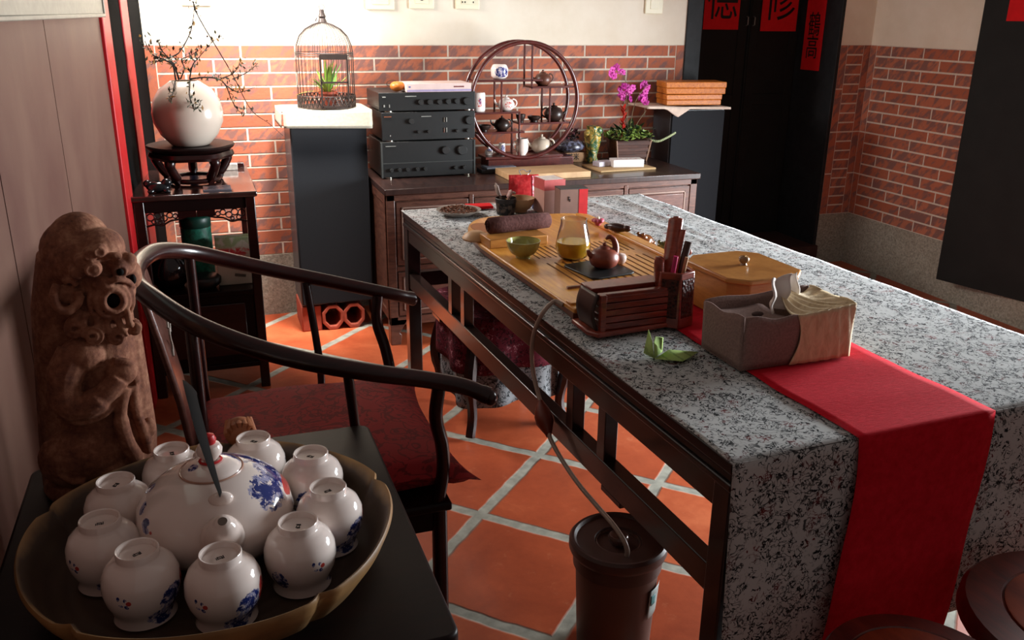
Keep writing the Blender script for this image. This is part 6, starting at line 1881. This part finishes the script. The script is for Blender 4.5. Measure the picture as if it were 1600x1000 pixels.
for k in range(260):
    a, q = random.random() * 2 * PI, 0.125 * math.sqrt(random.random())
    p = Vector((q * math.cos(a) * 1.1, q * math.sin(a) * 0.8, 0.115 + 0.085 * (1 - q / 0.15) * random.random() + 0.006))
    mb.mi = 0 if random.random() < 0.55 else 1
    s_ = 0.012 + 0.012 * random.random()
    mb.M = Matrix.Translation(p) @ Euler((random.random() * 1.6 - 0.3, random.random() * 1.2 - 0.6, random.random() * 6)).to_matrix().to_4x4()
    mb.add([(0, 0, 0), (s_ * 0.7, s_ * 0.6, 0.002), (0, s_ * 1.5, 0), (-s_ * 0.7, s_ * 0.6, 0.002)], [(0, 1, 2, 3)])
mb.M = Matrix.Identity(4)
for (az, L, lift, dr, w) in ((R(170), 0.14, 0.10, 0.02, 0.022), (R(200), 0.12, 0.13, 0.03, 0.024), (R(20), 0.12, 0.12, 0.03, 0.020), (R(-20), 0.15, 0.09, 0.02, 0.020), (R(60), 0.14, 0.16, 0.05, 0.02)):
    mb.mi = 1; leafblade(mb, (0, 0, 0.11), az, L, w, lift, dr)
l_ = mb.build('ivy_leaves', [plain('fresh_leaf', '#86a04a', 0.5, 0.4, var=0.25), plain('dark_leaf', '#1f3518', 0.5, 0.4, var=0.3)], o, solid=0.0008, smooth=0); l_['kind'] = 'stuff'
mb = MB()
tr_pts = spline([(0.09, -0.06, 0.115), (0.14, -0.09, 0.105), (0.19, -0.10, 0.125), (0.235, -0.105, 0.150)], 6)
mb.tube(tr_pts, 0.0014, 5)
for q in tr_pts[2:]:
    mb.ball((q.x, q.y, q.z + 0.006), (0.006, 0.003, 0.006), 8, 6)
mb.build('trailing_shoot', plain('pale_green_shoot', '#9aa57a', 0.5), o)
# orchid stems and flowers
orch = plain('purple_orchid', '#a3247e', 0.5, 0.3, var=0.2)
orch2 = plain('magenta_orchid', '#c945a0', 0.5, 0.3, var=0.15)
stems = {'s1': [(0.0, 0.0, 0.11), (-0.012, 0.0, 0.25), (-0.02, -0.005, 0.38), (-0.055, -0.01, 0.46), (-0.10, -0.01, 0.49)], 's2': [(0.0, 0.0, 0.11), (0.012, 0.0, 0.22), (0.03, -0.005, 0.32), (0.075, -0.01, 0.39), (0.10, -0.01, 0.41)], 's3': [(0.01, 0, 0.11), (0.05, 0, 0.20), (0.10, 0, 0.27)], 's4': [(-0.005, 0, 0.11), (-0.02, 0, 0.25), (-0.03, -0.01, 0.37)]}
mb = MB()
for p in stems.values(): mb.tube(spline(p, 6), 0.0018, 6)
mb.build('stems', plain('orchid_stem', '#6b5f45', 0.6), o)
def orchid(p, s, mat):
    mb = MB()
    mb.M = Matrix.Translation(p) @ Euler((random.random() * 0.6, random.random() * 6, random.random() * 0.6 - 0.3)).to_matrix().to_4x4()
    for k in range(5):
        a = 2 * PI * k / 5
        mb.ball((s * 0.6 * math.cos(a), 0, s * 0.6 * math.sin(a)), (s * 0.55, s * 0.12, s * 0.42), 10, 6)
    mb.ball((0, -s * 0.2, 0), (s * 0.2, s * 0.25, s * 0.2), 8, 6)
    mb.build('orchid_flower', mat, o, smooth=60)
for (x, z) in ((-0.115, 0.500), (-0.090, 0.515), (-0.070, 0.492), (-0.128, 0.478), (-0.108, 0.470), (-0.052, 0.488),
               (-0.045, 0.415), (-0.020, 0.405), (-0.060, 0.395), (-0.005, 0.390), (-0.030, 0.375), (-0.055, 0.365), (-0.015, 0.360), (0.012, 0.405), (0.0, 0.345), (-0.038, 0.350),
               (0.065, 0.415), (0.082, 0.425), (0.098, 0.405), (0.085, 0.385), (0.070, 0.362), (0.090, 0.350), (0.075, 0.340), (0.095, 0.322), (0.060, 0.350)):
    orchid(Vector((x, -0.01 + 0.02 * random.random(), z - 0.01)), 0.0190, orch if random.random() < 0.5 else orch2)
# red bromeliad spike
mb = MB()
for k in range(16):
    a = k * 2.4; z = 0.15 + 0.009 * k
    leafblade(mb, (-0.045, -0.02, z), a, 0.026, 0.008, 0.030, 0.0)
mb.tube([(-0.045, -0.02, 0.11), (-0.042, -0.02, 0.30)], 0.004, 6)
mb.build('red_spike', plain('red_bract', '#b3281c', 0.5, var=0.2), o, smooth=0)
# mat and white boxes in front of the planter
o = MB().box(-0.165, 0.165, -0.11, 0.11, 0.0, 0.010).build('woven_mat', plain('straw_mat', '#b59468', 0.8, var=0.1, scale=120), loc=(2.115, 4.265, KZ), rz=R(3), bevel=0.002)
tag(o, 'straw coloured flat mat under the white boxes at the right of the cabinet', 'mat')
wp = porcelain('white_printed_card', [((0.0, 0.0, 0.03), (0.09, 0.05, 0.01))], [((0.0, -0.03, 0.03), (0.10, 0.05, 0.02))], 60)
o = MB().box(-0.085, 0.085, -0.04, 0.04, 0.0, 0.040).build('white_box', plain('white_card_box', '#d9d3d0', 0.5, var=0.02), loc=(2.150, 4.245, KZ + 0.0105), rz=R(-9), bevel=0.002)
tag(o, 'long white printed box lying on the straw mat in front of the planter', 'box')
bm_ = MB(); random.seed(2)
for k in range(5): bm_.cbox((-0.055 + 0.026 * k, 0.012 * ((k % 2) - 0.5), 0.0405), (0.010, 0.006, 0.0006))
bm_.build('printed_marks', plain('pink_print', '#a8646c', 0.5), o)
o = MB().box(-0.05, 0.05, -0.03, 0.03, 0.0, 0.026).build('white_box', plain('lilac_white_box', '#c2bcc8', 0.5), loc=(2.035, 4.29, KZ + 0.0105), rz=R(12), bevel=0.003)
tag(o, 'small lilac white box half behind the long white box', 'box')
